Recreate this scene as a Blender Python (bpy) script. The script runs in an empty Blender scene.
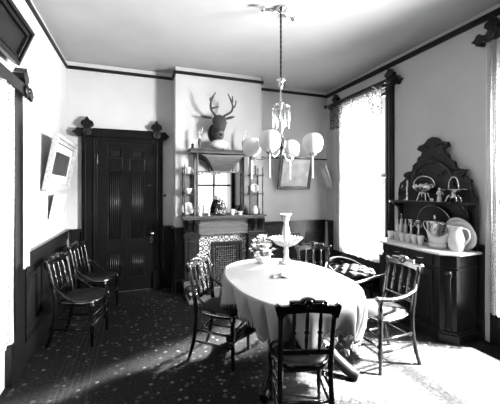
import bpy, bmesh, math, random
from math import sin, cos, pi, radians
from mathutils import Vector, Matrix
random.seed(7)
S = bpy.context.scene
COL = S.collection

# ------------------------------------------------------------------ materials
def mat(name, base, rough=.5, metal=0, spec=.5, var=.0, scale=8, bump=0, stretch=(1,1,1), coat=0):
    m = bpy.data.materials.new(name); m.use_nodes = True
    nt = m.node_tree; b = nt.nodes['Principled BSDF']
    if not isinstance(base, tuple): base = (base,)*3
    b.inputs['Base Color'].default_value = (*base, 1)
    b.inputs['Roughness'].default_value = rough
    b.inputs['Metallic'].default_value = metal
    b.inputs['Specular IOR Level'].default_value = spec
    b.inputs['Coat Weight'].default_value = coat
    b.inputs['Coat Roughness'].default_value = .12
    tc = nt.nodes.new('ShaderNodeTexCoord'); mp = nt.nodes.new('ShaderNodeMapping')
    mp.inputs['Scale'].default_value = stretch
    nt.links.new(tc.outputs['Object'], mp.inputs['Vector'])
    n = nt.nodes.new('ShaderNodeTexNoise'); n.inputs['Scale'].default_value = scale; n.inputs['Detail'].default_value = 5
    nt.links.new(mp.outputs[0], n.inputs['Vector'])
    r = nt.nodes.new('ShaderNodeValToRGB')
    lo = tuple(max(0, c*(1-var)) for c in base); hi = tuple(min(1, c*(1+var)) for c in base)
    r.color_ramp.elements[0].color = (*lo, 1); r.color_ramp.elements[1].color = (*hi, 1)
    r.color_ramp.elements[0].position = .3; r.color_ramp.elements[1].position = .7
    nt.links.new(n.outputs['Fac'], r.inputs[0]); nt.links.new(r.outputs[0], b.inputs['Base Color'])
    if bump:
        bp = nt.nodes.new('ShaderNodeBump'); bp.inputs['Strength'].default_value = bump; bp.inputs['Distance'].default_value = .01
        nt.links.new(n.outputs['Fac'], bp.inputs['Height']); nt.links.new(bp.outputs[0], b.inputs['Normal'])
    return m

M = {}
M['wall'] = mat('plaster_wall', .47, .9, spec=.1, var=.05, scale=3)
M['ceil'] = mat('plaster_ceiling', .38, .9, spec=.1, var=.06, scale=2)
M['wood'] = mat('dark_varnished_wood', .006, .30, spec=.22, var=.35, scale=14, stretch=(6,6,.8))
M['panel'] = mat('dark_wainscot_wood', .011, .28, spec=.25, var=.3, scale=12, stretch=(6,6,.8))
M['doorwood'] = mat('dark_door_wood', .006, .36, spec=.1, var=.4, scale=12, stretch=(8,8,.6))
M['crown'] = mat('black_moulding', .006, .5, spec=.2)
M['chair'] = mat('chair_walnut', .003, .20, spec=.4, var=.35, scale=20, coat=.35)
M['cane'] = mat('dark_leather_seat', .007, .42, spec=.15, var=.3, scale=30, bump=.15)
M['cloth'] = mat('white_damask', .20, .9, spec=.1, var=.04, scale=30, bump=.08)
M['mantelwood'] = mat('mantel_oak', .055, .42, spec=.3, var=.45, scale=10, stretch=(2,6,6))
M['reed'] = mat('mantel_grey_reeding', .10, .42, var=.3, scale=10, stretch=(.8,6,6))
M['carved'] = mat('carved_walnut', .008, .4, spec=.25, var=.6, scale=26, bump=.5)
M['iron'] = mat('cast_iron', .02, .4, metal=.6, var=.3, scale=20)
M['china'] = mat('white_china', .66, .22, var=.03)
M['bisque'] = mat('pale_bisque', .62, .45, var=.12, scale=25)
M['silver'] = mat('silver_plate', .72, .22, metal=1, var=.1)
M['brass'] = mat('polished_brass', .58, .22, metal=1, var=.1)
M['marble'] = mat('white_marble', .74, .25, var=.12, scale=5)
M['opal'] = mat('opal_glass', .75, .25, var=.02)
M['gilt'] = mat('pale_gilt_frame', .50, .45, var=.3, scale=40)
M['paper'] = mat('picture_paper', .78, .6, var=.25, scale=7)
M['darkpic'] = mat('dark_engraving', .06, .3, var=.7, scale=9)
M['mount'] = mat('white_mount', .78, .6, var=.04)
M['fur'] = mat('deer_fur', .028, .85, var=.5, scale=40, bump=.4)
M['muzzle'] = mat('deer_muzzle', .09, .8, var=.3, scale=20)
M['antler'] = mat('antler_bone', .022, .55, var=.5, scale=25)
M['black'] = mat('black_gloss', .002, .38, spec=.15)
M['leaf'] = mat('grey_leaf', .16, .6, var=.5, scale=30)
M['petal'] = mat('white_petal', .80, .7, var=.08, scale=30)
M['stone'] = mat('hearth_stone', .16, .6, var=.3, scale=9)
M['leather'] = mat('buttoned_leather', .003, .22, spec=.35, var=.2, coat=.3)
M['fill'] = mat('dark_pot', .05, .35, var=.3)

def mat_mirror():
    m = mat('silvered_mirror', .86, .015, metal=1); return m
M['mirror'] = mat_mirror()

def mat_glass(name, k):
    m = bpy.data.materials.new(name); m.use_nodes = True; nt = m.node_tree
    out = nt.nodes['Material Output']; nt.nodes.remove(nt.nodes['Principled BSDF'])
    t = nt.nodes.new('ShaderNodeBsdfTransparent'); g = nt.nodes.new('ShaderNodeBsdfGlossy'); g.inputs['Roughness'].default_value = .03
    mx = nt.nodes.new('ShaderNodeMixShader'); mx.inputs[0].default_value = k
    nt.links.new(t.outputs[0], mx.inputs[1]); nt.links.new(g.outputs[0], mx.inputs[2])
    nt.links.new(mx.outputs[0], out.inputs[0]); return m
M['glass'] = mat_glass('window_glass', .05); M['glazing'] = mat_glass('picture_glass', .008)

def mat_lace(name, col, hole, scale):
    m = bpy.data.materials.new(name); m.use_nodes = True; nt = m.node_tree
    out = nt.nodes['Material Output']; nt.nodes.remove(nt.nodes['Principled BSDF'])
    L = nt.links.new
    tc = nt.nodes.new('ShaderNodeTexCoord')
    v = nt.nodes.new('ShaderNodeTexVoronoi'); v.inputs['Scale'].default_value = scale
    L(tc.outputs['Object'], v.inputs['Vector'])
    cmp = nt.nodes.new('ShaderNodeMath'); cmp.operation = 'LESS_THAN'; cmp.inputs[1].default_value = hole
    L(v.outputs['Distance'], cmp.inputs[0])
    d = nt.nodes.new('ShaderNodeBsdfDiffuse'); d.inputs[0].default_value = (col, col, col, 1)
    t = nt.nodes.new('ShaderNodeBsdfTranslucent'); t.inputs[0].default_value = (col, col, col, 1)
    a = nt.nodes.new('ShaderNodeMixShader'); a.inputs[0].default_value = .5
    L(d.outputs[0], a.inputs[1]); L(t.outputs[0], a.inputs[2])
    tr = nt.nodes.new('ShaderNodeBsdfTransparent'); mx = nt.nodes.new('ShaderNodeMixShader')
    L(cmp.outputs[0], mx.inputs[0]); L(a.outputs[0], mx.inputs[1]); L(tr.outputs[0], mx.inputs[2])
    L(mx.outputs[0], out.inputs[0]); return m
M['lace'] = mat_lace('white_lace', .62, .44, 190)
M['valance'] = mat_lace('netted_valance', .08, .42, 60)

def mat_carpet():
    m = bpy.data.materials.new('patterned_carpet'); m.use_nodes = True; nt = m.node_tree; L = nt.links.new
    b = nt.nodes['Principled BSDF']; b.inputs['Roughness'].default_value = .95; b.inputs['Specular IOR Level'].default_value = .1
    tc = nt.nodes.new('ShaderNodeTexCoord')
    def voro(sc, thr, rnd=1.0):
        v = nt.nodes.new('ShaderNodeTexVoronoi'); v.inputs['Scale'].default_value = sc; v.inputs['Randomness'].default_value = rnd
        L(tc.outputs['Object'], v.inputs['Vector'])
        c = nt.nodes.new('ShaderNodeMath'); c.operation = 'LESS_THAN'; c.inputs[1].default_value = thr
        L(v.outputs['Distance'], c.inputs[0]); return v, c
    def math2(op, a, b_):
        n = nt.nodes.new('ShaderNodeMath'); n.operation = op
        for i, q in enumerate((a, b_)):
            if isinstance(q, (int, float)): n.inputs[i].default_value = q
            else: L(q, n.inputs[i])
        return n.outputs[0]
    _, big = voro(10.5, .15); _, small = voro(26, .22, .8); v3, mid = voro(17, .30)
    # only some of the medium cells bloom
    sep = nt.nodes.new('ShaderNodeSeparateColor'); L(v3.outputs['Color'], sep.inputs[0])
    midon = math2('MULTIPLY', mid.outputs[0], math2('GREATER_THAN', sep.outputs[0], .62))
    xyz = nt.nodes.new('ShaderNodeSeparateXYZ'); L(tc.outputs['Object'], xyz.inputs[0])
    band = math2('MULTIPLY', math2('GREATER_THAN', xyz.outputs[0], -.62), math2('LESS_THAN', xyz.outputs[0], -.36))
    st = math2('GREATER_THAN', math2('SINE', math2('MULTIPLY', xyz.outputs[0], 150), 0), .62)
    stripe = math2('MULTIPLY', band, st)
    no = nt.nodes.new('ShaderNodeTexNoise'); no.inputs['Scale'].default_value = 45; no.inputs['Detail'].default_value = 4
    L(tc.outputs['Object'], no.inputs['Vector'])
    base = nt.nodes.new('ShaderNodeValToRGB'); base.color_ramp.elements[0].position = .35; base.color_ramp.elements[1].position = .7
    base.color_ramp.elements[0].color = (.003,)*3+(1,); base.color_ramp.elements[1].color = (.0145,)*3+(1,)
    L(no.outputs['Fac'], base.inputs[0])
    cur = base.outputs[0]
    for fac, col in ((small.outputs[0], .016), (midon, .036), (big.outputs[0], .085), (stripe, .016)):
        mx = nt.nodes.new('ShaderNodeMixRGB'); L(fac, mx.inputs[0]); L(cur, mx.inputs[1]); mx.inputs[2].default_value = (col,)*3+(1,)
        cur = mx.outputs[0]
    L(cur, b.inputs['Base Color'])
    bp = nt.nodes.new('ShaderNodeBump'); bp.inputs['Strength'].default_value = .3; bp.inputs['Distance'].default_value = .004
    L(no.outputs['Fac'], bp.inputs['Height']); L(bp.outputs[0], b.inputs['Normal'])
    return m
M['carpet'] = mat_carpet()

def mat_tile():
    m = bpy.data.materials.new('patterned_tiles'); m.use_nodes = True; nt = m.node_tree; L = nt.links.new
    b = nt.nodes['Principled BSDF']; b.inputs['Roughness'].default_value = .25
    tc = nt.nodes.new('ShaderNodeTexCoord')
    v = nt.nodes.new('ShaderNodeTexVoronoi'); v.inputs['Scale'].default_value = 13; v.inputs['Randomness'].default_value = .25
    L(tc.outputs['Object'], v.inputs['Vector'])
    w = nt.nodes.new('ShaderNodeMath'); w.operation = 'MULTIPLY'; w.inputs[1].default_value = 26; L(v.outputs['Distance'], w.inputs[0])
    s = nt.nodes.new('ShaderNodeMath'); s.operation = 'SINE'; L(w.outputs[0], s.inputs[0])
    r = nt.nodes.new('ShaderNodeValToRGB'); r.color_ramp.elements[0].position = 0; r.color_ramp.elements[1].position = .3
    r.color_ramp.elements[0].color = (.10,)*3+(1,); r.color_ramp.elements[1].color = (.74,)*3+(1,)
    L(s.outputs[0], r.inputs[0]); L(r.outputs[0], b.inputs['Base Color']); return m
M['tile'] = mat_tile()

def mat_embossed():
    m = mat('embossed_iron', .03, .35, metal=.5, var=.4, scale=20); nt = m.node_tree; L = nt.links.new
    b = nt.nodes['Principled BSDF']
    tc = nt.nodes.new('ShaderNodeTexCoord')
    v = nt.nodes.new('ShaderNodeTexVoronoi'); v.inputs['Scale'].default_value = 30; v.inputs['Randomness'].default_value = .3
    L(tc.outputs['Object'], v.inputs['Vector'])
    bp = nt.nodes.new('ShaderNodeBump'); bp.inputs['Strength'].default_value = 1; bp.inputs['Distance'].default_value = .02
    L(v.outputs['Distance'], bp.inputs['Height']); L(bp.outputs[0], b.inputs['Normal'])
    r = nt.nodes.new('ShaderNodeValToRGB'); r.color_ramp.elements[0].position = .25; r.color_ramp.elements[1].position = .45
    r.color_ramp.elements[0].color = (.16,)*3+(1,); r.color_ramp.elements[1].color = (.012,)*3+(1,)
    L(v.outputs['Distance'], r.inputs[0]); L(r.outputs[0], b.inputs['Base Color'])
    return m
M['emboss'] = mat_embossed()

# ------------------------------------------------------------------ mesh helpers
class MB:
    def __init__(s): s.bm = bmesh.new()
    def face(s, vs, smooth=False):
        try:
            f = s.bm.faces.new(vs); f.smooth = smooth; return f
        except ValueError: return None
    def hexa(s, P):
        v = [s.bm.verts.new(p) for p in P]
        for q in ((3,2,1,0),(4,5,6,7),(0,1,5,4),(1,2,6,5),(2,3,7,6),(3,0,4,7)): s.face([v[i] for i in q])
    def box(s, x0, x1, y0, y1, z0, z1):
        s.hexa([(x0,y0,z0),(x1,y0,z0),(x1,y1,z0),(x0,y1,z0),(x0,y0,z1),(x1,y0,z1),(x1,y1,z1),(x0,y1,z1)]); return s
    def obox(s, c, size, mt):
        c = Vector(c); h = [a/2 for a in size]
        P = [c + mt @ Vector((sx*h[0], sy*h[1], sz*h[2])) for sz in (-1,1) for sx, sy in ((-1,-1),(1,-1),(1,1),(-1,1))]
        s.hexa(P); return s
    def lathe(s, prof, at=(0,0,0), n=20, mt=None, sx=1, sy=1):
        at = Vector(at); rings = []
        for r, z in prof:
            ring = []
            for i in range(n):
                a = 2*pi*i/n; p = Vector((r*cos(a)*sx, r*sin(a)*sy, z))
                if mt is not None: p = mt @ p
                ring.append(s.bm.verts.new(p+at))
            rings.append(ring)
        for a, b in zip(rings, rings[1:]):
            for i in range(n): s.face((a[i], a[(i+1)%n], b[(i+1)%n], b[i]), True)
        if prof[0][0] > 1e-5: s.face(list(reversed(rings[0])))
        if prof[-1][0] > 1e-5: s.face(rings[-1])
        return s
    def tube(s, pts, r, n=8, flat=1.0, closed=False):
        pts = [Vector(p) for p in pts]; rings = []
        N = len(pts)
        rr = r if isinstance(r, (list, tuple)) else [r]*N
        up = None
        for i, p in enumerate(pts):
            if closed: t = pts[(i+1)%N]-pts[i-1]
            else: t = pts[min(i+1, N-1)]-pts[max(i-1, 0)]
            t.normalize()
            if up is None:
                up = Vector((0,0,1)) if abs(t.z) < .9 else Vector((0,1,0))
            a = t.cross(up)
            if a.length < 1e-4: a = t.cross(Vector((1,0,0)))
            a.normalize(); b = a.cross(t).normalized(); up = b
            rings.append([s.bm.verts.new(p + a*rr[i]*cos(2*pi*k/n) + b*rr[i]*flat*sin(2*pi*k/n)) for k in range(n)])
        prs = list(zip(rings, rings[1:])) + ([(rings[-1], rings[0])] if closed else [])
        for a, b in prs:
            for k in range(n): s.face((a[k], a[(k+1)%n], b[(k+1)%n], b[k]), True)
        if not closed: s.face(list(reversed(rings[0]))); s.face(rings[-1])
        return s
    def ball(s, c, r, n=14, m=9, mt=None):
        if not isinstance(r, (tuple, list)): r = (r, r, r)
        c = Vector(c)
        def T(p):
            p = Vector((p[0]*r[0], p[1]*r[1], p[2]*r[2]))
            return c + (mt @ p if mt is not None else p)
        top = s.bm.verts.new(T((0,0,1))); bot = s.bm.verts.new(T((0,0,-1))); rings = []
        for j in range(1, m):
            t = pi*j/m
            rings.append([s.bm.verts.new(T((sin(t)*cos(2*pi*k/n), sin(t)*sin(2*pi*k/n), cos(t)))) for k in range(n)])
        for k in range(n):
            s.face((top, rings[0][k], rings[0][(k+1)%n]), True); s.face((bot, rings[-1][(k+1)%n], rings[-1][k]), True)
        for a, b in zip(rings, rings[1:]):
            for k in range(n): s.face((a[k], b[k], b[(k+1)%n], a[(k+1)%n]), True)
        return s
    def prism(s, poly, f, t0, t1):
        """poly of (a, b) extruded from t0 to t1; f(a, b, t) -> point."""
        A = [s.bm.verts.new(f(a, b, t0)) for a, b in poly]; B = [s.bm.verts.new(f(a, b, t1)) for a, b in poly]
        n = len(poly)
        for i in range(n): s.face((A[i], A[(i+1)%n], B[(i+1)%n], B[i]))
        s.face(list(reversed(A))); s.face(B); return s

def build(name, mb, m, parent=None, at=None, bevel=0, subs=0):
    """link a mesh; world coordinates in mb when at is given (the mesh is moved so that its origin lies at 'at')."""
    bm = mb.bm
    off = None
    if at is not None: off = Vector(at)
    else:
        p = parent
        while p is not None and off is None:
            if p.get('_world'): off = Vector(p['_world'])
            p = p.parent
    if off is not None: bmesh.ops.translate(bm, verts=bm.verts, vec=-off)
    bmesh.ops.recalc_face_normals(bm, faces=bm.faces)
    me = bpy.data.meshes.new(name); bm.to_mesh(me); bm.free()
    me.materials.append(m)
    o = bpy.data.objects.new(name, me); COL.objects.link(o)
    if parent is not None: o.parent = parent
    if at is not None and parent is None: o.location = at
    if bevel:
        b = o.modifiers.new('bevel', 'BEVEL'); b.width = bevel; b.segments = 2; b.limit_method = 'ANGLE'; b.angle_limit = radians(40)
    if subs:
        u = o.modifiers.new('sub', 'SUBSURF'); u.levels = subs; u.render_levels = subs
    return o
def tag(o, label, cat, group=None):
    o['label'] = label; o['category'] = cat
    if group: o['group'] = group
    return o
def thing(name, loc, label, cat, group=None, rz=0, world=True):
    o = bpy.data.objects.new(name, None); COL.objects.link(o); o.empty_display_size = .1
    o.location = loc; o.rotation_euler = (0, 0, rz)
    if world: o['_world'] = tuple(loc)
    return tag(o, label, cat, group)
def structure(o): o['kind'] = 'structure'; return o
def sempty(name, loc):
    o = bpy.data.objects.new(name, None); COL.objects.link(o); o.location = loc; o['_world'] = tuple(loc); o['kind'] = 'structure'; return o
def copy_tree(o, loc=None, rz=None, label=None, parent=None):
    c = o.copy(); COL.objects.link(c)
    if parent is not None: c.parent = parent
    if loc is not None: c.location = loc
    if rz is not None: c.rotation_euler = (0, 0, rz)
    if label: c['label'] = label
    for ch in list(o.children): copy_tree(ch, parent=c)
    return c
def bez(P, n=12):
    P = [Vector(p) for p in P]; out = []
    for i in range(n+1):
        t = i/n; Q = P[:]
        while len(Q) > 1: Q = [a.lerp(b, t) for a, b in zip(Q, Q[1:])]
        out.append(Q[0])
    return out
def spline(P, n=6):
    P = [Vector(p) for p in P]; out = []
    for i in range(len(P)-1):
        p0, p1, p2, p3 = P[max(i-1,0)], P[i], P[i+1], P[min(i+2, len(P)-1)]
        for k in range(n):
            t = k/n
            out.append(.5*((2*p1)+(p2-p0)*t+(2*p0-5*p1+4*p2-p3)*t*t+(3*p1-p0-3*p2+p3)*t**3))
    out.append(P[-1]); return out

# ------------------------------------------------------------------ room
LX, RX, BY, FY, RY, H = -.96, 3.23, 4.90, 4.59, -1.6, 3.27
CX0, CX1 = .485, 1.815            # chimney breast
W1 = (3.42, 4.42, .50, 2.88)      # far right window: y0, y1, z0, z1
W2 = (.62, 1.93, .30, 2.92)       # near right window
W3 = (1.95, 2.82, .35, 2.22)      # left window
T = .16
structure(build('floor', MB().box(LX-T, RX+T, RY-T, BY+T, -.1, 0), M['carpet']))
structure(build('ceiling', MB().box(LX-T, RX+T, RY-T, BY+T, H, H+.1), M['ceil']))
def wall_x(name, xa, xb, wins):
    m = MB(); y = RY-T
    for (y0, y1, z0, z1) in sorted(wins):
        m.box(xa, xb, y, y0, 0, H); m.box(xa, xb, y0, y1, 0, z0); m.box(xa, xb, y0, y1, z1, H); y = y1
    m.box(xa, xb, y, BY+T, 0, H); structure(build(name, m, M['wall']))
wall_x('wall_left', LX-T, LX, [W3]); wall_x('wall_right', RX, RX+T, [W1, W2])
structure(build('wall_back', MB().box(LX, RX, BY, BY+T, 0, H), M['wall']))
W4 = (1.85, 3.08, .5, 2.75)
D2 = (-.8, 1.6, 0, 2.95)         # wide dark double door added behind the camera, darkening reflections and bounced light
m = MB(); m.box(LX, D2[0], RY-T, RY, 0, H).box(D2[0], D2[1], RY-T, RY, D2[3], H).box(D2[1], W4[0], RY-T, RY, 0, H).box(W4[1], RX, RY-T, RY, 0, H).box(*W4[:2], RY-T, RY, 0, W4[2]).box(*W4[:2], RY-T, RY, W4[3], H)
structure(build('wall_rear', m, M['wall']))
structure(build('wall_chimney', MB().box(CX0, CX1, FY, BY, 0, H), M['wall']))

# crown / picture moulding under a plain band
def mould(name, segs, z0, z1, d, m_=None):
    m = MB()
    for (x0, y0, x1, y1, nx, ny) in segs:
        xs = sorted((x0, x1, x0+nx*d, x1+nx*d)); ys = sorted((y0, y1, y0+ny*d, y1+ny*d))
        m.box(xs[0], xs[-1], ys[0], ys[-1], z0, z1)
        xs = sorted((x0, x1, x0+nx*d*.55, x1+nx*d*.55)); ys = sorted((y0, y1, y0+ny*d*.55, y1+ny*d*.55))
        m.box(xs[0], xs[-1], ys[0], ys[-1], z1, z1+.012)
    return structure(build(name, m, m_ or M['crown'], bevel=.004))
d = .03
mould('trim_1', [(LX, RY, LX, BY, 1, 0)], 3.165, 3.20, d)
mould('trim_2', [(LX+d, BY, CX0, BY, 0, -1), (CX0, FY, CX0, BY-d, -1, 0), (CX0-d, FY, CX1+d, FY, 0, -1), (CX1, FY, CX1, BY-d, 1, 0), (CX1, BY, RX-d, BY, 0, -1)], 3.165, 3.20, d)
mould('trim_3', [(RX, RY, RX, BY, -1, 0)], 3.155, 3.21, d+.01)
mould('trim_4', [(CX1, BY, RX, BY, 0, -1)], 2.025, 2.036, .012)

# wainscot: boards, raised panels, cap rail
def wains(name, axis, fixed, nrm, a0, a1, zc=.93, step=.42):
    m = MB()
    def bx(u0, u1, z0, z1, t):
        f0, f1 = sorted((fixed, fixed+nrm*t))
        if axis == 'x': m.box(u0, u1, f0, f1, z0, z1)
        else: m.box(f0, f1, u0, u1, z0, z1)
    bx(a0, a1, 0, zc, .018); bx(a0, a1, 0, .17, .034); bx(a0, a1, .17, .19, .026)
    bx(a0, a1, zc-.12, zc-.03, .024); bx(a0, a1, zc-.03, zc-.012, .034); bx(a0, a1, zc-.012, zc+.016, .048)
    n = max(1, round((a1-a0)/step)); w = (a1-a0)/n
    for i in range(n):
        u0, u1 = a0+i*w+.06, a0+(i+1)*w-.06
        if u1-u0 < .06: continue
        z0, z1 = .26, zc-.19
        bx(u0, u1, z0, z0+.02, .034); bx(u0, u1, z1-.02, z1, .034); bx(u0, u0+.02, z0+.02, z1-.02, .034); bx(u1-.02, u1, z0+.02, z1-.02, .034)
        if u1-u0 > .14: bx(u0+.05, u1-.05, z0+.05, z1-.05, .028)
    return structure(build(name, m, M['panel'], bevel=.003))
wains('baseboard_left', 'y', LX, 1, W3[1]+.35, BY)
wains('trim_5', 'y', LX, 1, RY, W3[0]-.35)
wains('baseboard_back', 'x', BY, -1, CX1, RX-.05)
wains('trim_6', 'x', BY, -1, LX+.05, -.765, step=.2)
wains('trim_7', 'x', BY, -1, .335, CX0, step=.2)
wains('trim_13', 'x', FY, -1, CX0, .594, step=.2)
wains('trim_14', 'y', CX0, -1, FY, BY-.05, step=.3)
wains('trim_15', 'y', CX1, 1, FY, BY-.05, step=.3)
wains('baseboard_right', 'y', RX, -1, 4.56, BY-.05)
wains('trim_8', 'y', RX, -1, W2[1]+.2, 3.25)
wains('trim_11', 'y', RX, -1, RY, W2[0]-.2)
structure(build('trim_9', MB().box(RX-.03, RX, W1[0]-.02, W1[1]+.02, 0, .48).box(RX-.05, RX, W1[0]-.02, W1[1]+.02, .46, .50), M['panel'], bevel=.004))
structure(build('trim_10', MB().box(RX-.03, RX, W2[0]-.02, W2[1]+.02, 0, .28).box(RX-.05, RX, W2[0]-.02, W2[1]+.02, .26, .30), M['panel'], bevel=.004))

def trefoil(m, f, c, ang, s, t0, t1):
    """a carved leaf finial in the wall plane: f(a, b, t) -> point."""
    pts = [(-.04,0),(-.045,.05),(-.085,.085),(-.075,.13),(-.035,.15),(0,.205),(.035,.15),(.075,.13),(.085,.085),(.045,.05),(.04,0)]
    ca, sa = cos(ang), sin(ang)
    m.prism([(c[0]+(x*ca-y*sa)*s, c[1]+(x*sa+y*ca)*s) for x, y in pts], f, t0, t1)

# the door in the back wall
door = sempty('door_1', (-.22, BY, 0))
fb = lambda a, b, t: (a, BY-t, b)
m = MB()
for x0, x1 in ((-.765, -.565), (.195, .325)):
    m.box(x0, x1, BY-.05, BY, 0, 2.24)
    m.box(x0+.03, x0+.055, BY-.065, BY-.05, .3, 2.2); m.box(x1-.055, x1-.03, BY-.065, BY-.05, .3, 2.2)
    m.box(x0-.01, x1+.01, BY-.075, BY, 0, .28)
m.box(-.565, .195, BY-.05, BY, 2.17, 2.24)
build('door_frame', m, M['doorwood'], door, bevel=.005)
m = MB(); m.box(-.80, .36, BY-.085, BY, 2.235, 2.345).box(-.62, .20, BY-.10, BY-.085, 2.33, 2.352)
for c in ((-.69, 2.29), (.235, 2.29)):
    trefoil(m, fb, (c[0], c[1]+.03), 0, .95, .005, .10)
    sgn = 1 if c[0] < 0 else -1
    trefoil(m, fb, (c[0]-.04*sgn, c[1]), pi/2*sgn, .72, .005, .10)
build('door_header', m, M['doorwood'], door, bevel=.006)
for c in ((-.69, 2.29), (.235, 2.29)):
    m = MB(); m.lathe([(.055,0),(.055,.012),(.04,.02),(.03,.012),(.016,.012),(.013,.03),(0,.036)], (c[0], BY-.10, c[1]), 18, Matrix.Rotation(pi/2, 3, 'X'))
    build('rosette', m, M['iron'], door)
m = MB(); X0, X1 = -.565, .195
m.box(X0, X1, BY-.02, BY-.004, .02, 2.17)
xs = [(X0+.13, -.235), (-.135, X1-.13)]
zs = [(.20, .56), (.76, 1.77), (1.94, 2.09)]
# stiles and rails
for a, b in ((X0, X0+.13), (-.235, -.135), (X1-.13, X1)): m.box(a, b, BY-.04, BY-.02, .02, 2.17)
for a, b in ((.02, .20), (.56, .76), (1.77, 1.94), (2.09, 2.17)):
    for x0, x1 in xs: m.box(x0, x1, BY-.04, BY-.02, a, b)
leaf = build('door_leaf', m, M['doorwood'], door, bevel=.004)
for x0, x1 in xs:
    for k, (z0, z1) in enumerate(zs):
        m = MB()
        for a, b, c, e in ((x0, x1, z0, z0+.014), (x0, x1, z1-.014, z1), (x0, x0+.014, z0, z1), (x1-.014, x1, z0, z1)):
            m.box(a, b, BY-.047, BY-.02, c, e)
        if k == 2: m.box(x0+.04, x1-.04, BY-.032, BY-.02, z0+.035, z1-.035)
        else:
            n = 6; w = (x1-x0-.04)/n
            for i in range(n): m.tube([(x0+.02+(i+.5)*w, BY-.022, z0+.02), (x0+.02+(i+.5)*w, BY-.022, z1-.02)], w*.42, 8)
        build('door_panel', m, M['panel'], leaf)
m = MB(); m.lathe([(.026,0),(.026,.006),(.01,.012),(.01,.04),(.026,.05),(.03,.065),(.022,.078),(0,.082)], (.165, BY-.04, .84), 16, Matrix.Rotation(pi/2, 3, 'X'))
m.box(.15, .18, BY-.046, BY-.04, .70, .80)
k = build('door_knob', m, M['brass'], door); k['label'] = 'bright brass knob with keyhole plate'
for z in (.3, 1.86): build('hinge', MB().box(-.568, -.556, BY-.056, BY-.04, z, z+.12), M['brass'], door)
structure(build('trim_12', MB().lathe([(.022,0),(.022,.008),(.008,.014),(.006,.02),(0,.021)], (.36, BY, 1.40), 14, Matrix.Rotation(pi/2, 3, 'X')), M['brass']))

# windows of the side walls
def window(name, x, nrm, W, header_z, y_lo, y_hi, casing=.13):
    y0, y1, z0, z1 = W
    r = sempty(name, (x, (y0+y1)/2, z0))
    def bx(m, t0, t1, a0, a1, c0, c1):
        p, q = sorted((x+nrm*t0, x+nrm*t1)); m.box(p, q, a0, a1, c0, c1)
    m = MB()
    for a0, a1 in ((y0-casing, y0), (y1, y1+casing)):
        bx(m, 0, .045, a0, a1, .0, header_z); bx(m, .045, .06, a0+.03, a0+.05, .2, header_z-.05); bx(m, .045, .06, a1-.05, a1-.03, .2, header_z-.05)
    bx(m, 0, .045, y0, y1, z1, header_z)
    build('casing', m, M['wood'], r, bevel=.005)
    m = MB()
    for a0, a1 in ((y0, y0+.05), (y1-.05, y1)): bx(m, -.10, -.05, a0, a1, z0, z1)
    zm = (z0+z1)/2
    for c0, c1 in ((z0, z0+.07), (zm-.025, zm+.025), (z1-.05, z1)): bx(m, -.10, -.05, y0+.05, y1-.05, c0, c1)
    build('sash', m, M['wood'], r, bevel=.004)
    m = MB(); bx(m, -.08, -.076, y0+.05, y1-.05, z0+.07, zm-.025); bx(m, -.08, -.076, y0+.05, y1-.05, zm+.025, z1-.05)
    build('pane', m, M['glass'], r)
    f = lambda a, b, t: (x+nrm*t, a, b)
    m = MB(); bx(m, 0, .085, y_lo, y_hi, header_z-.01, header_z+.085)
    for k, yy in enumerate((y_lo+.05, y_hi-.05)):
        trefoil(m, f, (yy, header_z+.06), 0, .8, .005, .09)
        trefoil(m, f, (y_lo if k == 0 else y_hi, header_z+.035), pi/2 if k == 0 else -pi/2, .7, .005, .09)
    build('header', m, M['wood'], r, bevel=.005)
    for yy in (y_lo+.05, y_hi-.05):
        m = MB(); m.lathe([(.05,0),(.05,.012),(.03,.02),(.014,.012),(.013,.03),(0,.036)], (x+nrm*.085, yy, header_z+.035), 16, Matrix.Rotation(nrm*pi/2, 3, 'Y'))
        build('rosette', m, M['iron'], r)
    return r
w1 = window('window_1', RX, -1, W1, 2.90, 3.27, 4.60)
w2 = window('window_2', RX, -1, W2, 2.93, .42, 2.07)
w3 = window('window_3', LX, 1, W3, 2.265, 1.65, 3.06, .34)
# rear window for the mirror, widened to brighten it; added dark double door, unseen
r = sempty('window_4', (2.3, RY, .6)); m = MB()
for a, b in ((W4[0]-.12, W4[0]), (W4[1], W4[1]+.12)): m.box(a, b, RY, RY+.04, .4, 2.85)
m.box(W4[0], W4[1], RY, RY+.04, 2.75, 2.85).box(W4[0], W4[1], RY, RY+.05, .4, .5)
build('casing', m, M['wood'], r, bevel=.005)
build('sash', MB().box(W4[0], W4[1], RY-.1, RY-.05, 1.60, 1.66).box(2.44, 2.49, RY-.1, RY-.05, .5, 1.60).box(2.44, 2.49, RY-.1, RY-.05, 1.66, 2.75), M['wood'], r)
build('pane', MB().box(W4[0], W4[1], RY-.07, RY-.066, .5, 1.60).box(W4[0], W4[1], RY-.07, RY-.066, 1.66, 2.75), M['glass'], r)
r = sempty('added_dark_door', (.5, RY, 0))
build('door_frame', MB().box(D2[0]-.14, D2[0], RY, RY+.04, 0, 3.1).box(D2[1], D2[1]+.14, RY, RY+.04, 0, 3.1).box(D2[0], D2[1], RY, RY+.04, D2[3], 3.1), M['doorwood'], r, bevel=.005)
for x0, x1 in ((D2[0], .498), (.502, D2[1])):
    m = MB(); m.box(x0, x1, RY-.06, RY-.03, .01, D2[3])
    for z0, z1 in ((.2, .9), (1.1, 2.75)): m.box(x0+.14, x1-.14, RY-.03, RY-.015, z0, z1)
    build('door_leaf', m, M['doorwood'], r, bevel=.005)
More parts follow.
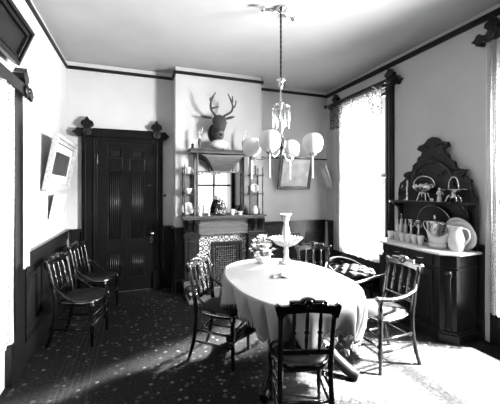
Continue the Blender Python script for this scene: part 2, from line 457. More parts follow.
# lace curtains
def curtain_mb(x, y0, y1, z0, z1, nf, amp, taper=0):
    m = MB(); N, K = nf*10, 16; g = []
    for j in range(K+1):
        z = z0+(z1-z0)*j/K; row = []
        sh = taper*(1-j/K)**2
        for i in range(N+1):
            u = i/N; y = y0+sh*(.5-u)*2*.5*(y1-y0)*.2+(y1-y0)*u
            a = amp*(.5+.5*(1-j/K))
            row.append(m.bm.verts.new((x+a*sin(u*nf*2*pi)+.4*a*sin(u*nf*3.7+j*.25), y, z)))
        g.append(row)
    for j in range(K):
        for i in range(N): m.face((g[j][i], g[j][i+1], g[j+1][i+1], g[j+1][i]), True)
    return m
cu = thing('lace_curtain', (3.12, 3.95, .46), 'white lace curtain glowing with daylight beside the sideboard', 'curtain')
build('curtain_panel', curtain_mb(3.12, 3.42, 4.56, .47, 2.90, 12, .022, .4), M['lace'], cu)
v = build('valance', curtain_mb(3.075, 3.36, 4.58, 2.50, 2.90, 9, .014), M['valance'], cu); v['label'] = 'dark netted valance hanging in a fringe'
pl = thing('curtain_pole', (3.05, 3.9, 2.9), 'dark beaded curtain pole above the lace curtain', 'curtain pole')
m = MB(); m.tube([(3.05, 3.24, 2.925), (3.05, 4.64, 2.925)], .020, 10)
build('pole', m, M['wood'], pl)
for y in (3.22, 4.66): build('finial', MB().ball((3.05, y, 2.925), .034), M['wood'], pl)
for i in range(24): build('ring', MB().ball((3.05, 3.36+i*.05, 2.905), .015, 8, 6), M['wood'], pl)
for y in (3.30, 4.58): build('bracket', MB().box(3.04, 3.145, y-.012, y+.012, 2.91, 2.935), M['wood'], pl)
pts, rad = [], []
for i in range(61):
    t = i/60; pts.append((3.035, 3.50-.19*t, 2.915-.25*t+.05*sin(t*pi))); rad.append(.003 if i % 4 == 0 else .009 if i % 4 == 2 else .0075)
k = build('bead_chain', MB().tube(pts, rad, 8), M['china'], pl); k['label'] = 'string of white beads slanting to the window casing'
m = curtain_mb(3.13, 1.90, 2.06, .32, 2.90, 3, .015)
tag(build('lace_curtain', m, M['lace'], at=(3.13, 1.98, .32)), 'narrow white lace curtain over the window casing just right of the sideboard', 'curtain')
m = curtain_mb(LX+.085, 2.93, 3.09, .86, 2.24, 3, .010)  # narrow pale strip over the casing, modelled as a lace panel
tag(build('lace_curtain', m, M['lace'], at=(LX+.085, 3.01, .86)), 'narrow white strip hanging over the dark casing at the left edge', 'curtain')
m = curtain_mb(LX+.075, 1.97, 2.78, .38, 2.26, 8, .015)
tag(build('lace_curtain', m, M['lace'], at=(LX+.075, 2.5, .38)), 'white lace curtain in the dark-cased opening of the left wall', 'curtain')

# ------------------------------------------------------------------ pictures
def picture(name, label, p_bl, p_br, p_tl, frame_w, depth, mats, group=None, mount=0, subject=False):
    """a framed picture spanned by three corner points (bottom-left, bottom-right, top-left as seen from the front)."""
    p_bl, p_br, p_tl = Vector(p_bl), Vector(p_br), Vector(p_tl)
    W, Hh = (p_br-p_bl).length, (p_tl-p_bl).length
    ux = (p_br-p_bl).normalized(); uz = (p_tl-p_bl).normalized(); un = ux.cross(uz).normalized()   # towards the viewer
    f = lambda a, b, t: p_bl + ux*a + uz*b + un*t
    r = thing(name, tuple((p_bl+p_br)/2), label, 'picture', group)
    def rb(m, a0, a1, b0, b1, t0, t1):
        m.hexa([f(a0,b0,t0), f(a1,b0,t0), f(a1,b0,t1), f(a0,b0,t1), f(a0,b1,t0), f(a1,b1,t0), f(a1,b1,t1), f(a0,b1,t1)])
    w = frame_w
    m = MB()
    for (o, i, t) in ((0, w*.45, depth), (w*.45, w*.8, depth*.65), (w*.8, w, depth*.8)):
        rb(m, o, W-o, o, i, 0, t); rb(m, o, W-o, Hh-i, Hh-o, 0, t); rb(m, o, i, i, Hh-i, 0, t); rb(m, W-i, W-o, i, Hh-i, 0, t)
    build('frame', m, mats[0], r, bevel=.003)
    m = MB(); rb(m, w*.9, W-w*.9, w*.9, Hh-w*.9, .002, depth*.3); build('picture_sheet', m, mats[1], r)
    if mount:
        m = MB(); k = w+mount; rb(m, k, W-k, k, Hh-k, depth*.3, depth*.34); build('print', m, mats[2], r)
    m = MB(); rb(m, w*.95, W-w*.95, w*.95, Hh-w*.95, depth*.40, depth*.42); build('glazing', m, M['glazing'], r)
    return r
picture('framed_picture', 'pale framed landscape picture tilting forward on the left wall above the side chairs',
        (-.945, 3.69, 1.49), (-.945, 4.74, 1.49), (-.835, 3.69, 2.085), .085, .05, (M['gilt'], M['mount'], M['darkpic']), mount=.09)
picture('framed_picture', 'small white framed print hung below the tilted picture on the left wall',
        (-.945, 3.96, 1.17), (-.945, 4.46, 1.17), (-.895, 3.96, 1.44), .03, .025, (M['mount'], M['mount'], M['paper']), mount=.03)
picture('framed_picture', 'large dark picture leaning out above the dark window casing at upper left',
        (-.925, 2.00, 2.47), (-.925, 2.87, 2.47), (-.82, 2.00, 2.735), .06, .05, (M['wood'], M['crown'], M['crown']))
picture('framed_picture', 'wide framed picture hanging on the back wall behind the globe lamps',
        (2.215, BY-.02, 1.50), (2.84, BY-.02, 1.50), (2.215, BY-.17, 2.06), .05, .04, (M['mantelwood'], M['paper'], M['paper']), mount=.03)
picture('framed_picture', 'grey framed picture tilting out in the corner beside the lace curtain',
        (RX-.05, 4.85, 1.50), (RX-.05, 4.585, 1.50), (RX-.22, 4.85, 1.92), .06, .03, (M['gilt'], M['paper'], M['paper']))

# ------------------------------------------------------------------ fireplace and mantel
fp = thing('mantelpiece', (1.15, FY, 0), 'dark wooden mantelpiece with mirror and side shelves against the chimney breast', 'fireplace')
m = MB(); m.box(.545, 1.775, 4.27, FY, 1.095, 1.12).box(.565, 1.755, 4.30, FY, 1.07, 1.095)
build('mantel_shelf', m, M['mantelwood'], fp, bevel=.005)
m = MB(); m.box(.80, 1.545, 4.45, FY, .835, 1.07).box(.80, 1.545, 4.43, 4.45, .835, .86).box(.80, 1.545, 4.435, 4.45, .95, .965).box(.80, 1.545, 4.42, 4.45, 1.03, 1.07)
build('frieze_board', m, M['reed'], fp, bevel=.004)
for x0, x1 in ((.595, .80), (1.545, 1.79)):
    m = MB(); m.box(x0, x1, 4.42, FY, 0, 1.07)
    m.box(x0-.015, x1+.015, 4.39, FY, .80, .86).box(x0-.01, x1+.01, 4.40, FY, 1.0, 1.07).box(x0-.01, x1+.01, 4.39, FY, 0, .12)
    m.box(x0+.05, x1-.05, 4.41, 4.42, .30, .76)
    for s in (x0+.03, x1-.09):
        m.prism([(4.42,1.07),(4.30,1.07),(4.31,1.03),(4.36,.99),(4.39,.93),(4.42,.88)], lambda a, b, t: (t, a, b), s, s+.06)
    build('pilaster', m, M['carved'], fp, bevel=.004)
    m = MB(); m.box(x0-.018, x1+.018, 4.38, FY, .12, .20)
    build('plinth_block', m, M['reed'], fp, bevel=.004)
m = MB(); m.box(.80, 1.0, 4.56, FY, 0, .835).box(1.48, 1.545, 4.56, FY, 0, .835).box(1.0, 1.48, 4.56, FY, .71, .835)
k = build('tile_surround', m, M['tile'], fp, bevel=.002); k['label'] = 'white tiles with dark flower pattern'
m = MB(); m.box(1.0, 1.04, 4.53, FY, 0, .71).box(1.44, 1.48, 4.53, FY, 0, .71).box(1.04, 1.44, 4.53, FY, .665, .71)
build('iron_frame', m, M['iron'], fp, bevel=.005)
m = MB(); m.box(1.04, 1.44, 4.565, FY, .03, .665)
for a, b, c, e in ((1.07,1.41,.60,.625),(1.07,1.41,.08,.105),(1.07,1.09,.105,.60),(1.39,1.41,.105,.60)): m.box(a, b, 4.55, 4.565, c, e)
k = build('summer_front', m, M['emboss'], fp, bevel=.003); k['label'] = 'embossed iron plate closing the fire opening'
# overmantel
m = MB()
m.box(.74, .80, 4.50, FY, 1.12, 2.0).box(1.50, 1.56, 4.50, FY, 1.12, 2.0).box(.80, 1.50, 4.53, FY, 1.745, 1.765).box(.80, 1.50, 4.53, FY, 1.12, 1.14)
build('mirror_frame', m, M['reed'], fp, bevel=.003)
build('mirror', MB().box(.80, 1.50, 4.565, 4.58, 1.14, 1.745), M['mirror'], fp)
for x in (.755, 1.54):
    m = MB(); p = []
    for z, rr in ((1.12,.020),(1.16,.020),(1.17,.013),(1.30,.016),(1.42,.012),(1.44,.020),(1.46,.012),(1.60,.016),(1.70,.012),(1.72,.020),(1.74,.012),(1.96,.015),(2.0,.020)): p.append((rr, z))
    m.lathe(p, (x, 4.335, 0), 10); build('spindle_post', m, M['mantelwood'], fp)
m = MB(); m.box(.655, 1.56, 4.28, FY, 2.0, 2.025).box(.645, 1.57, 4.27, FY, 2.052, 2.062)
for i in range(38): m.box(.655+i*.0243, .667+i*.0243, 4.275, 4.29, 2.025, 2.052)
m.box(.66, 1.55, 4.31, FY, 2.025, 2.052)
build('cornice', m, M['mantelwood'], fp, bevel=.002)
# coved, reeded hood tapering down to the mirror
m = MB(); n = 9; pr = []
for i in range(n):
    t0, t1 = i/n, (i+1)/n
    h = lambda t: (.80+.225*(t**.65), 1.45-.165*(t**.65), 4.31+.21*t**1.6, 1.985-.22*t)
    a = h(t0); b = h(t1-.25/n)
    m.hexa([(b[0],b[2],b[3]),(b[1],b[2],b[3]),(b[1],FY,b[3]),(b[0],FY,b[3]),(a[0],a[2],a[3]),(a[1],a[2],a[3]),(a[1],FY,a[3]),(a[0],FY,a[3])])
    g0, g1 = h(t1-.25/n), h(t1); m.box(g1[0]+.012, g1[1]-.012, g1[2]+.012, FY, g1[3], g0[3])
build('reeded_hood', m, M['reed'], fp)
for sx, cx in ((1, .80), (-1, 1.50)):
    m = MB(); m.tube([(cx+sx*.17*sin(a), 4.55, 1.765+.18*(1-0)*cos(a)) for a in [i*pi/2/10 for i in range(11)]], .012, 8)
    build('quarter_bracket', m, M['mantelwood'], fp)
# side shelves
for (xo, xi, yf) in ((.585, .72, 4.36), (1.748, 1.585, 4.36)):
    xa, xb = min(xo, xi), max(xo, xi)
    for z in (1.42, 1.70):
        build('side_shelf', MB().box(xa-.015, xb+.03 if xo < 1 else xb+.015, yf-.02, FY, z, z+.016) if xo < 1 else MB().box(xa-.03, xb+.015, yf-.02, FY, z, z+.016), M['mantelwood'], fp, bevel=.002)
    for y in (yf, 4.56):
        m = MB(); prof = [(.012,1.12),(.012,1.16),(.008,1.18),(.011,1.28),(.008,1.38),(.013,1.41),(.013,1.45),(.008,1.47),(.011,1.57),(.008,1.67),(.013,1.70),(.013,1.74),(.007,1.76),(.013,1.79),(.004,1.84),(0,1.85)]
        m.lathe(prof, (xo, y, 0), 9); build('turned_post', m, M['mantelwood'], fp)
    m = MB(); m.box(xa, xb, 4.575, FY, 1.12, 1.72)
    build('shelf_back', m, M['reed'], fp)

# things on the mantel
SH = 1.12
def plate_mb(c, r, tilt, rz=0, n=28):
    m = MB(); mt = Matrix.Rotation(rz, 3, 'Z') @ Matrix.Rotation(pi/2-tilt, 3, 'X')
    m.lathe([(0,0),(r*.55,0),(r*.62,.006),(r*.98,.018),(r,.022),(r*.96,.024),(r*.6,.012),(r*.55,.007),(0,.007)], c, n, mt); return m
G = 'ornaments on the mantel shelf'
tag(build('china_plate', plate_mb((.655, 4.545, SH+.095), .09, .22), M['china'], at=(.655, 4.55, SH)), 'white plate propped at the left end of the mantel shelf', 'plate', G)
def figurine_mb(c, h, w=1):
    x, y, z = c; m = MB()
    m.lathe([(.028*w,0),(.028*w,.012),(.022*w,.018),(.024*w,h*.25),(.016*w,h*.45),(.026*w,h*.62),(.022*w,h*.74),(.008*w,h*.79)], c, 12)
    m.ball((x, y, z+h*.89), (h*.085, h*.085, h*.11), 10, 7)
    m.tube([(x+.02*w, y, z+h*.70), (x+.042*w, y-.01, z+h*.60), (x+.02*w, y-.03, z+h*.52)], .008*w, 6)
    m.tube([(x-.02*w, y, z+h*.70), (x-.045*w, y-.005, z+h*.58), (x-.03*w, y-.02, z+h*.46)], .008*w, 6); return m
tag(build('figurine', figurine_mb((.80, 4.37, SH), .19), M['china'], at=(.80, 4.37, SH)), 'tall white figurine on the mantel shelf by the left post', 'figurine', G)
tag(build('bud_vase', MB().lathe([(.022,0),(.026,.006),(.010,.02),(.009,.05),(.022,.075),(.012,.10),(.018,.125),(.014,.125),(.008,.10),(0,.08)], (.925, 4.36, SH), 14), M['china'], at=(.925, 4.36, SH)), 'slim white bud vase before the mirror', 'vase', G)
ck = thing('flower_mound', (1.11, 4.40, SH), 'dark mounded centrepiece dotted with white flowers under the mirror', 'ornament', G)
mound = [(.10,0),(.105,.012),(.09,.03),(.095,.05),(.085,.10),(.068,.15),(.055,.185),(.04,.21),(.02,.225)]
build('base', MB().lathe(mound, (1.11, 4.40, SH), 16, sy=.65), M['carved'], ck)
rs = random.Random(11)
for i in range(46):
    z = rs.uniform(.035, .21); a = rs.uniform(pi, 2*pi); k = min(len(mound)-1, next(j for j, q in enumerate(mound) if q[1] >= z)); rr = mound[k][0]
    build('flower', MB().ball((1.11+rr*cos(a), 4.40+rr*.65*sin(a), SH+z), (.010,.008,.009), 7, 5), M['china'], ck)
m = MB(); m.lathe([(.02,.215),(.034,.23),(.032,.26),(.018,.275),(0,.28)], (1.11, 4.40, SH), 12); k = build('cup_top', m, M['china'], ck); k['label'] = 'white cup on top'
def cup_mb(c, r=.034, h=.06, handle=True):
    m = MB(); m.lathe([(r*.55,0),(r*.6,.006),(r*.8,h*.35),(r,h),(r*.93,h),(r*.72,h*.35),(0,.01)], c, 16)
    if handle:
        x, y, z = c; m.tube([(x+r*.85, y, z+h*.8), (x+r*1.5, y, z+h*.75), (x+r*1.5, y, z+h*.4), (x+r*.7, y, z+h*.3)], .005, 6)
    return m
tag(build('ornament_cup', cup_mb((1.275, 4.37, SH), .04, .085), M['china'], at=(1.275, 4.37, SH)), 'white handled cup on the mantel shelf right of the clock', 'cup', G)
tag(build('ornament_dish', MB().lathe([(.03,0),(.035,.006),(.02,.02),(.05,.05),(.056,.052),(.03,.03),(0,.025)], (1.39, 4.36, SH), 16), M['china'], at=(1.39, 4.36, SH)), 'low white footed dish before the right of the mirror', 'dish', G)
tag(build('scent_bottle', MB().lathe([(.032,0),(.036,.01),(.030,.05),(.011,.095),(.009,.12),(.013,.125),(0,.135)], (1.49, 4.40, SH), 14), M['black'], at=(1.49, 4.40, SH)), 'dark conical bottle by the right mirror post', 'bottle', G)
tag(build('ginger_jar', MB().lathe([(.03,0),(.048,.02),(.05,.07),(.035,.10),(.036,.115),(.025,.125),(.008,.132),(0,.135)], (1.625, 4.37, SH), 16), M['bisque'], at=(1.625, 4.37, SH)), 'pale lidded jar on the right end of the mantel shelf', 'jar', G)
tag(build('small_vase', MB().lathe([(.02,0),(.026,.02),(.014,.06),(.02,.085),(0,.06)], (1.71, 4.42, SH), 12), M['fill'], at=(1.71, 4.42, SH)), 'small dark vase at the far right end of the mantel', 'vase', G)
# side shelf ornaments
G = 'ornaments on the mantel side shelves'
for (x, z, kind, label) in ((.65, 1.436, 'bowl', 'white bowl on the left middle side shelf of the mantelpiece'), (.65, 1.716, 'mug', 'white mug on the left upper side shelf of the mantelpiece'),
                            (1.665, 1.436, 'plate', 'white plate standing on the right middle side shelf of the mantelpiece'), (1.665, 1.716, 'vase', 'dark ringed vase on the right upper side shelf of the mantelpiece')):
    if kind == 'bowl': o = build('ornament_bowl', MB().lathe([(.03,0),(.032,.01),(.055,.05),(.06,.075),(.054,.075),(.03,.02),(0,.015)], (x, 4.44, z), 16), M['china'], at=(x, 4.44, z))
    elif kind == 'mug': o = build('ornament_mug', cup_mb((x, 4.44, z), .042, .09), M['china'], at=(x, 4.44, z))
    elif kind == 'plate': o = build('ornament_plate', plate_mb((x, 4.50, z+.074), .07, .25), M['china'], at=(x, 4.5, z))
    else: o = build('ornament_vase', MB().lathe([(.02,0),(.024,.01),(.012,.03),(.022,.05),(.012,.07),(.022,.09),(.012,.11),(.02,.13),(.015,.14),(0,.12)], (x, 4.44, z), 12), M['fill'], at=(x, 4.44, z))
    tag(o, label, kind, G)
tag(build('trinket_box', MB().box(.60, .70, 4.43, 4.52, 1.716+.0, 1.716+.001).box(.597, .627, 4.43, 4.50, 1.716, 1.716+.05), M['china'], at=(.61, 4.46, 1.716)), 'small white box on the left upper side shelf behind the mug', 'box', G) if False else None
# on the cornice
CZ = 2.062
G = 'ornaments on top of the overmantel'
for (x, label) in ((.80, 'slender candle figure on the overmantel left of the deer'), (1.455, 'slender candle figure on the overmantel right of the deer')):
    r = thing('candle_figure', (x, 4.40, CZ), label, 'candlestick', G)
    build('stand', MB().lathe([(.026,0),(.028,.008),(.010,.02),(.018,.06),(.026,.10),(.02,.14),(.010,.16)], (x, 4.40, CZ), 12), M['fill'], r)
    m = figurine_mb((x, 4.40, CZ+.155), .13, .55); m.tube([(x+.02, 4.40, CZ+.24), (x+.035, 4.40, CZ+.28), (x+.04, 4.40, CZ+.32)], .006, 6)
    build('figure', m, M['bisque'], r)
r = thing('round_vase', (1.09, 4.42, CZ), 'large round white vase on dark feet below the deer head', 'vase', G)
build('vase_body', MB().lathe([(.05,.015),(.09,.025),(.128,.055),(.132,.085),(.115,.12),(.08,.145),(.05,.152),(.045,.146),(.08,.12)], (1.09, 4.42, CZ), 24), M['china'], r)
m = MB()
for a in range(4): m.lathe([(.012,0),(.022,.008),(.012,.022),(.016,.034)], (1.09+.07*cos(a*pi/2+.7), 4.42+.07*sin(a*pi/2+.7), CZ), 8)
build('foot', m, M['black'], r)
m = MB(); m.lathe([(.02,0),(.026,.012),(.012,.03),(.024,.05),(.008,.07),(0,.075)], (1.535, 4.34, CZ), 10)
tag(build('knob_ornament', m, M['black'], at=(1.535, 4.34, CZ)), 'small dark knob ornament at the right corner of the overmantel', 'ornament', G)
m = MB(); m.lathe([(.02,0),(.026,.012),(.012,.03),(.024,.05),(.008,.07),(0,.075)], (.69, 4.34, CZ), 10)
tag(build('knob_ornament', m, M['black'], at=(.69, 4.34, CZ)), 'small dark knob ornament at the left corner of the overmantel', 'ornament', G)

# deer head
dh = thing('deer_head', (1.08, FY, 2.30), 'mounted deer head with antlers above the mantelpiece', 'deer head')
m = MB()
def loft(m, secs, n=16):
    """secs: (centre, rx, ry, tilt) rings turned about X by tilt."""
    rings = []
    for c, rx, ry, tl in secs:
        R = Matrix.Rotation(tl, 3, 'X'); rings.append([m.bm.verts.new(Vector(c)+R @ Vector((rx*cos(2*pi*k/n), ry*sin(2*pi*k/n), 0))) for k in range(n)])
    for a, b in zip(rings, rings[1:]):
        for k in range(n): m.face((a[k], a[(k+1)%n], b[(k+1)%n], b[k]), True)
    m.face(list(reversed(rings[0]))); m.face(rings[-1])
loft(m, [((1.08,4.585,2.33),.085,.12,pi/2), ((1.08,4.54,2.345),.085,.115,1.45), ((1.082,4.48,2.39),.075,.095,1.2), ((1.085,4.43,2.44),.075,.08,.95)])
loft(m, [((1.085,4.47,2.53),.055,.045,1.9), ((1.085,4.43,2.52),.098,.078,2.0), ((1.086,4.39,2.48),.112,.085,2.3), ((1.084,4.345,2.42),.098,.075,2.5), ((1.080,4.305,2.355),.070,.060,2.6), ((1.076,4.28,2.305),.052,.047,2.65)])
build('head', m, M['fur'], dh, subs=1)
m = MB(); loft(m, [((1.077,4.287,2.315),.050,.044,2.65), ((1.074,4.268,2.275),.045,.040,2.65), ((1.072,4.252,2.245),.037,.033,2.6), ((1.071,4.244,2.230),.02,.018,2.5)]); build('muzzle', m, M['muzzle'], dh, subs=1)
build('nose', MB().ball((1.071, 4.222, 2.258), (.026,.014,.016)), M['black'], dh)
m = MB(); m.ball((.99, 4.36, 2.455), .014).ball((1.178, 4.36, 2.455), .014); build('eye', m, M['black'], dh)
for sgn in (-1, 1):
    m = MB(); c = Vector((1.085+sgn*.09, 4.45, 2.53)); dv = Vector((sgn*.92, .05, .28 if sgn > 0 else .12)).normalized()
    m.tube([c, c+dv*.05, c+dv*.10, c+dv*.15, c+dv*.175], [.012,.032,.036,.022,.003], 10, .55); build('ear', m, M['fur'], dh)
def Q(x, z, y): return (x, y, z)
m = MB()
m.tube(spline([Q(1.055,2.52,4.42), Q(1.01,2.58,4.39), Q(.955,2.64,4.36), Q(.945,2.72,4.32), Q(.965,2.79,4.28), Q(1.00,2.85,4.25)]), [.020]*6+[.017]*12+[.013]*8+[.008]*4+[.004], 8)
m.tube(spline([Q(.95,2.645,4.36), Q(1.00,2.655,4.32), Q(1.055,2.665,4.29)]), [.013]*6+[.009]*6+[.003], 7)
m.tube(spline([Q(.945,2.72,4.32), Q(.935,2.77,4.33), Q(.945,2.80,4.34)]), [.012]*6+[.008]*6+[.003], 7)
build('antler', m, M['antler'], dh)
m = MB()
m.tube(spline([Q(1.115,2.52,4.42), Q(1.17,2.57,4.38), Q(1.25,2.62,4.35), Q(1.265,2.69,4.32), Q(1.225,2.77,4.28), Q(1.17,2.85,4.25)]), [.020]*6+[.017]*12+[.013]*8+[.008]*4+[.004], 8)
m.tube(spline([Q(1.26,2.66,4.33), Q(1.30,2.71,4.31), Q(1.31,2.78,4.30)]), [.013]*6+[.009]*6+[.003], 7)
m.tube(spline([Q(1.25,2.73,4.30), Q(1.255,2.78,4.29), Q(1.25,2.83,4.28)]), [.012]*6+[.008]*6+[.003], 7)
build('antler', m, M['antler'], dh)
build('mount_board', MB().lathe([(.10,0),(.125,.008),(.12,.016),(.10,.02)], (1.08, FY-.001, 2.33), 20, Matrix.Rotation(pi/2, 3, 'X'), sy=1.25), M['wood'], dh)

# hearth
tag(build('hearth_slab', MB().box(.60, 1.72, 4.06, 4.385, 0, .03).box(.81, 1.535, 4.385, 4.52, 0, .03), M['stone'], at=(1.16, 4.2, 0), bevel=.004), 'dark stone hearth slab before the fireplace', 'hearth')
r = thing('spittoon', (.665, 4.16, .03), 'shiny metal spittoon on the hearth by the left pilaster', 'spittoon')
build('bowl', MB().lathe([(.05,0),(.055,.008),(.05,.02),(.075,.05),(.078,.08),(.04,.11),(.032,.12)], (.665, 4.16, .03), 20), M['brass'], r)
build('rim', MB().lathe([(.032,.12),(.06,.145),(.095,.158),(.098,.162),(.06,.152),(.03,.128)], (.665, 4.16, .03), 20), M['brass'], r)
ft = thing('fire_irons', (.92, 4.30, .03), 'thin bright fire irons on a stand before the tiles', 'fire irons')
build('stand', MB().lathe([(.06,0),(.062,.01),(.02,.022),(.008,.04),(.007,.42),(.014,.44),(.014,.46),(0,.47)], (.92, 4.30, .03), 14), M['iron'], ft)
for dx in (-.035, .035): build('iron', MB().tube([(.92+dx, 4.29, .07), (.92+dx*.8, 4.29, .40), (.92+dx*.8, 4.29, .47)], [.008,.005,.009], 8), M['brass'], ft)

# ------------------------------------------------------------------ chandelier
CHX, CHY = 1.30, 2.766
ch = thing('gasolier', (CHX, CHY, H), 'hanging gas chandelier with four white globes and glass drops', 'chandelier')
m = MB(); m.lathe([(.06,H),(.055,H-.02),(.025,H-.04),(.012,H-.06)], (CHX, CHY, 0), 16)
build('ceiling_rose', m, M['brass'], ch)
for dx, dy in ((-.19, .0), (.17, .06)):
    m = MB(); m.tube([(CHX, CHY, H-.05), (CHX+dx*.5, CHY+dy*.5, H-.045), (CHX+dx, CHY+dy, H-.05)], .007, 7).ball((CHX+dx, CHY+dy, H-.045), .026, 10, 7)
    build('hook_arm', m, M['brass'], ch)
m = MB(); p = [(.009, 3.22)]
z = 3.20
while z > 2.60: p += [(.009, z), (.012, z-.012), (.009, z-.024)]; z -= .05
p += [(.009,2.575)]
m.lathe(p[::-1], (CHX, CHY, 0), 12); build('rod', m, M['iron'], ch)
m = MB(); p = [(.012,2.59),(.04,2.575),(.045,2.56),(.02,2.54),(.03,2.52),(.012,2.49),(.009,2.47),(.009,2.36),(.03,2.345),(.012,2.33),(.012,2.24),(.03,2.21),(.02,2.16),(.03,2.10),(.012,2.05),(.03,1.99),(.045,1.95),(.04,1.90),(.015,1.87),(.022,1.84),(0,1.82)]
m.lathe(p[::-1], (CHX, CHY, 0), 12); build('stem', m, M['brass'], ch)
m = MB(); m.tube([(CHX+.085*cos(a), CHY+.085*sin(a), 2.30) for a in [i*2*pi/20 for i in range(20)]], .006, 6, closed=True)
for i in range(4): m.tube([(CHX+.02*cos(i*pi/2), CHY+.02*sin(i*pi/2), 2.345), (CHX+.085*cos(i*pi/2), CHY+.085*sin(i*pi/2), 2.30)], .005, 6)
build('drop_ring', m, M['brass'], ch)
for i in range(12):
    a = i*pi/6; q = (CHX+.085*cos(a), CHY+.085*sin(a), 0)
    build('glass_drop', MB().lathe([(0,2.10+.03*(i%3)),(.0045,2.115+.03*(i%3)),(.003,2.28),(.001,2.297)], q, 6).ball((q[0], q[1], 2.10+.03*(i%3)), .008, 6, 5), M['silver'], ch)
yaw = radians(-19.5)
for i, ang in enumerate((yaw, yaw+pi/2, yaw+pi, yaw-pi/2)):
    ux, uy = cos(ang-.42), sin(ang-.42); R = .31
    g = Vector((CHX+ux*R, CHY+uy*R, 1.93))
    m = MB(); m.tube(spline([(CHX, CHY, 1.93), (CHX+ux*.1, CHY+uy*.1, 1.84), (CHX+ux*.22, CHY+uy*.22, 1.80), (g.x, g.y, 1.835)]), .009, 8)
    m.lathe([(.008,1.80),(.03,1.82),(.04,1.84),(.03,1.85),(.045,1.862)], (g.x, g.y, 0), 12)
    arm = build('gas_arm', m, M['brass'], ch)
    r0 = .098
    build('globe', MB().lathe([(.045,-.088),(.06,-.085),(.088,-.055),(r0,0),(.092,.048),(.066,.08),(.05,.088),(.046,.084),(.06,.07)], tuple(g), 22), M['opal'], arm)
    build('hanging_rod', MB().tube([(g.x, g.y, 1.80), (g.x, g.y, 1.62)], .007, 7).ball((g.x, g.y, 1.61), .010, 7, 5), M['china'], arm)

# ------------------------------------------------------------------ dining table
TX, TY, TA, TB, TZ = 1.21, 2.48, .505, .755, .72
tb = thing('dining_table', (TX, TY, 0), 'oval pedestal dining table under a white cloth', 'table')
def sup(th, a=TA, b=TB, n=2.3):
    c_, s_ = cos(th), sin(th)
    return (TX+a*math.copysign(abs(c_)**(2/n), c_), TY+b*math.copysign(abs(s_)**(2/n), s_))
m = MB(); m.prism([sup(2*pi*i/48, TA-.012, TB-.012) for i in range(48)], lambda a, b, t: (a, b, t), TZ-.035, TZ-.004)
build('table_top', m, M['wood'], tb, bevel=.004)
build('apron', MB().box(TX-.26, TX+.26, TY-.42, TY+.42, TZ-.10, TZ-.035), M['wood'], tb)
build('pedestal', MB().lathe([(.05,.20),(.09,.21),(.11,.26),(.08,.32),(.06,.36),(.09,.42),(.10,.48),(.06,.54),(.075,.60),(.12,.62)], (TX, TY, 0), 20), M['wood'], tb)
for sx, sy in ((1,-1),(1,1),(-1,1),(-1,-1)):
    e = Vector((sx*.38, sy*.45, 0)); u = e.normalized()
    P0 = Vector((TX, TY, 0))
    m = MB(); m.tube(spline([P0+u*.06+Vector((0,0,.33)), P0+e*.45+Vector((0,0,.26)), P0+e*.75+Vector((0,0,.13)), P0+e*.95+Vector((0,0,.055)), P0+e*1.05+Vector((0,0,.035))]), [.05]*6+[.046]*6+[.04]*6+[.036]*6+[.030], 10, 1.2)
    build('leg', m, M['black'], tb, )
# cloth
def gauss(t, c, w):
    d_ = (t-c+pi) % (2*pi)-pi; return math.exp(-(d_/w)**2)
def cloth_mb():
    m = MB(); N = 300; rows = []
    for s_ in (.05,.25,.5,.75,.9,.97): rows.append([m.bm.verts.new((*[c0+(q-c0)*s_ for c0, q in zip((TX, TY), sup(2*pi*i/N))], TZ+.001)) for i in range(N)])
    c0 = m.bm.verts.new((TX, TY, TZ+.001)); K = 12
    hem = []
    for j in range(0, K+1):
        t = j/K; row = []
        for i in range(N):
            th = 2*pi*i/N; x, y = sup(th)
            L = .18+.15*gauss(th, radians(226), .34)+.22*gauss(th, radians(302), .22)+.12*gauss(th, radians(52), .35)+.12*gauss(th, radians(130), .35)+.03*sin(th*9)
            L += .05*gauss(th, radians(322), .15)
            nrm = Vector((cos(th)/TA, sin(th)/TB, 0)).normalized()
            fold = (.034*sin(th*13+.6)+.016*sin(th*23+1))*t**1.1*(.4+L*3.4)
            for gc, gw, gd in ((185, 5, .05), (203, 5, .08), (219, 5.5, .10), (236, 6, .10), (288, 5, .09), (302, 5, .10), (315, 5, .10), (330, 5, .08), (348, 5, .05), (48, 5, .08), (130, 5, .08)):
                fold -= 1.3*gd*gauss(th, radians(gc), radians(gw*(.25+.75*t)))*min(1, t*1.6)
            out = .004+.016*min(1, t*5)+fold-.02*t
            row.append(m.bm.verts.new((x+nrm.x*out, y+nrm.y*out, TZ+.001-.012*min(1, t*6)**2*0-L*t)))
        rows.append(row); hem = row
    for i in range(N): m.face((c0, rows[0][i], rows[0][(i+1)%N]), True)
    for a, b in zip(rows, rows[1:]):
        for i in range(N): m.face((a[i], b[i], b[(i+1)%N], a[(i+1)%N]), True)
    return m, [v.co.copy() for v in hem]
m, hem = cloth_mb()
cl = thing('tablecloth', (TX, TY, TZ), 'white fringed tablecloth draped over the oval dining table', 'tablecloth')
o = build('cloth', m, M['cloth'], cl); sm = o.modifiers.new('thick', 'SOLIDIFY'); sm.thickness = .003; sm.offset = 1
m = MB()
for i in range(0, len(hem)):
    for f_ in (0, .5):
        a = hem[i].lerp(hem[(i+1) % len(hem)], f_); l = .035+.012*random.random()
        b = a+Vector((random.uniform(-.004,.004), random.uniform(-.004,.004), -l))
        m.tube([a+Vector((0,0,.003)), b], [.0036,.0022], 4)
build('fringe', m, M['cloth'], cl)

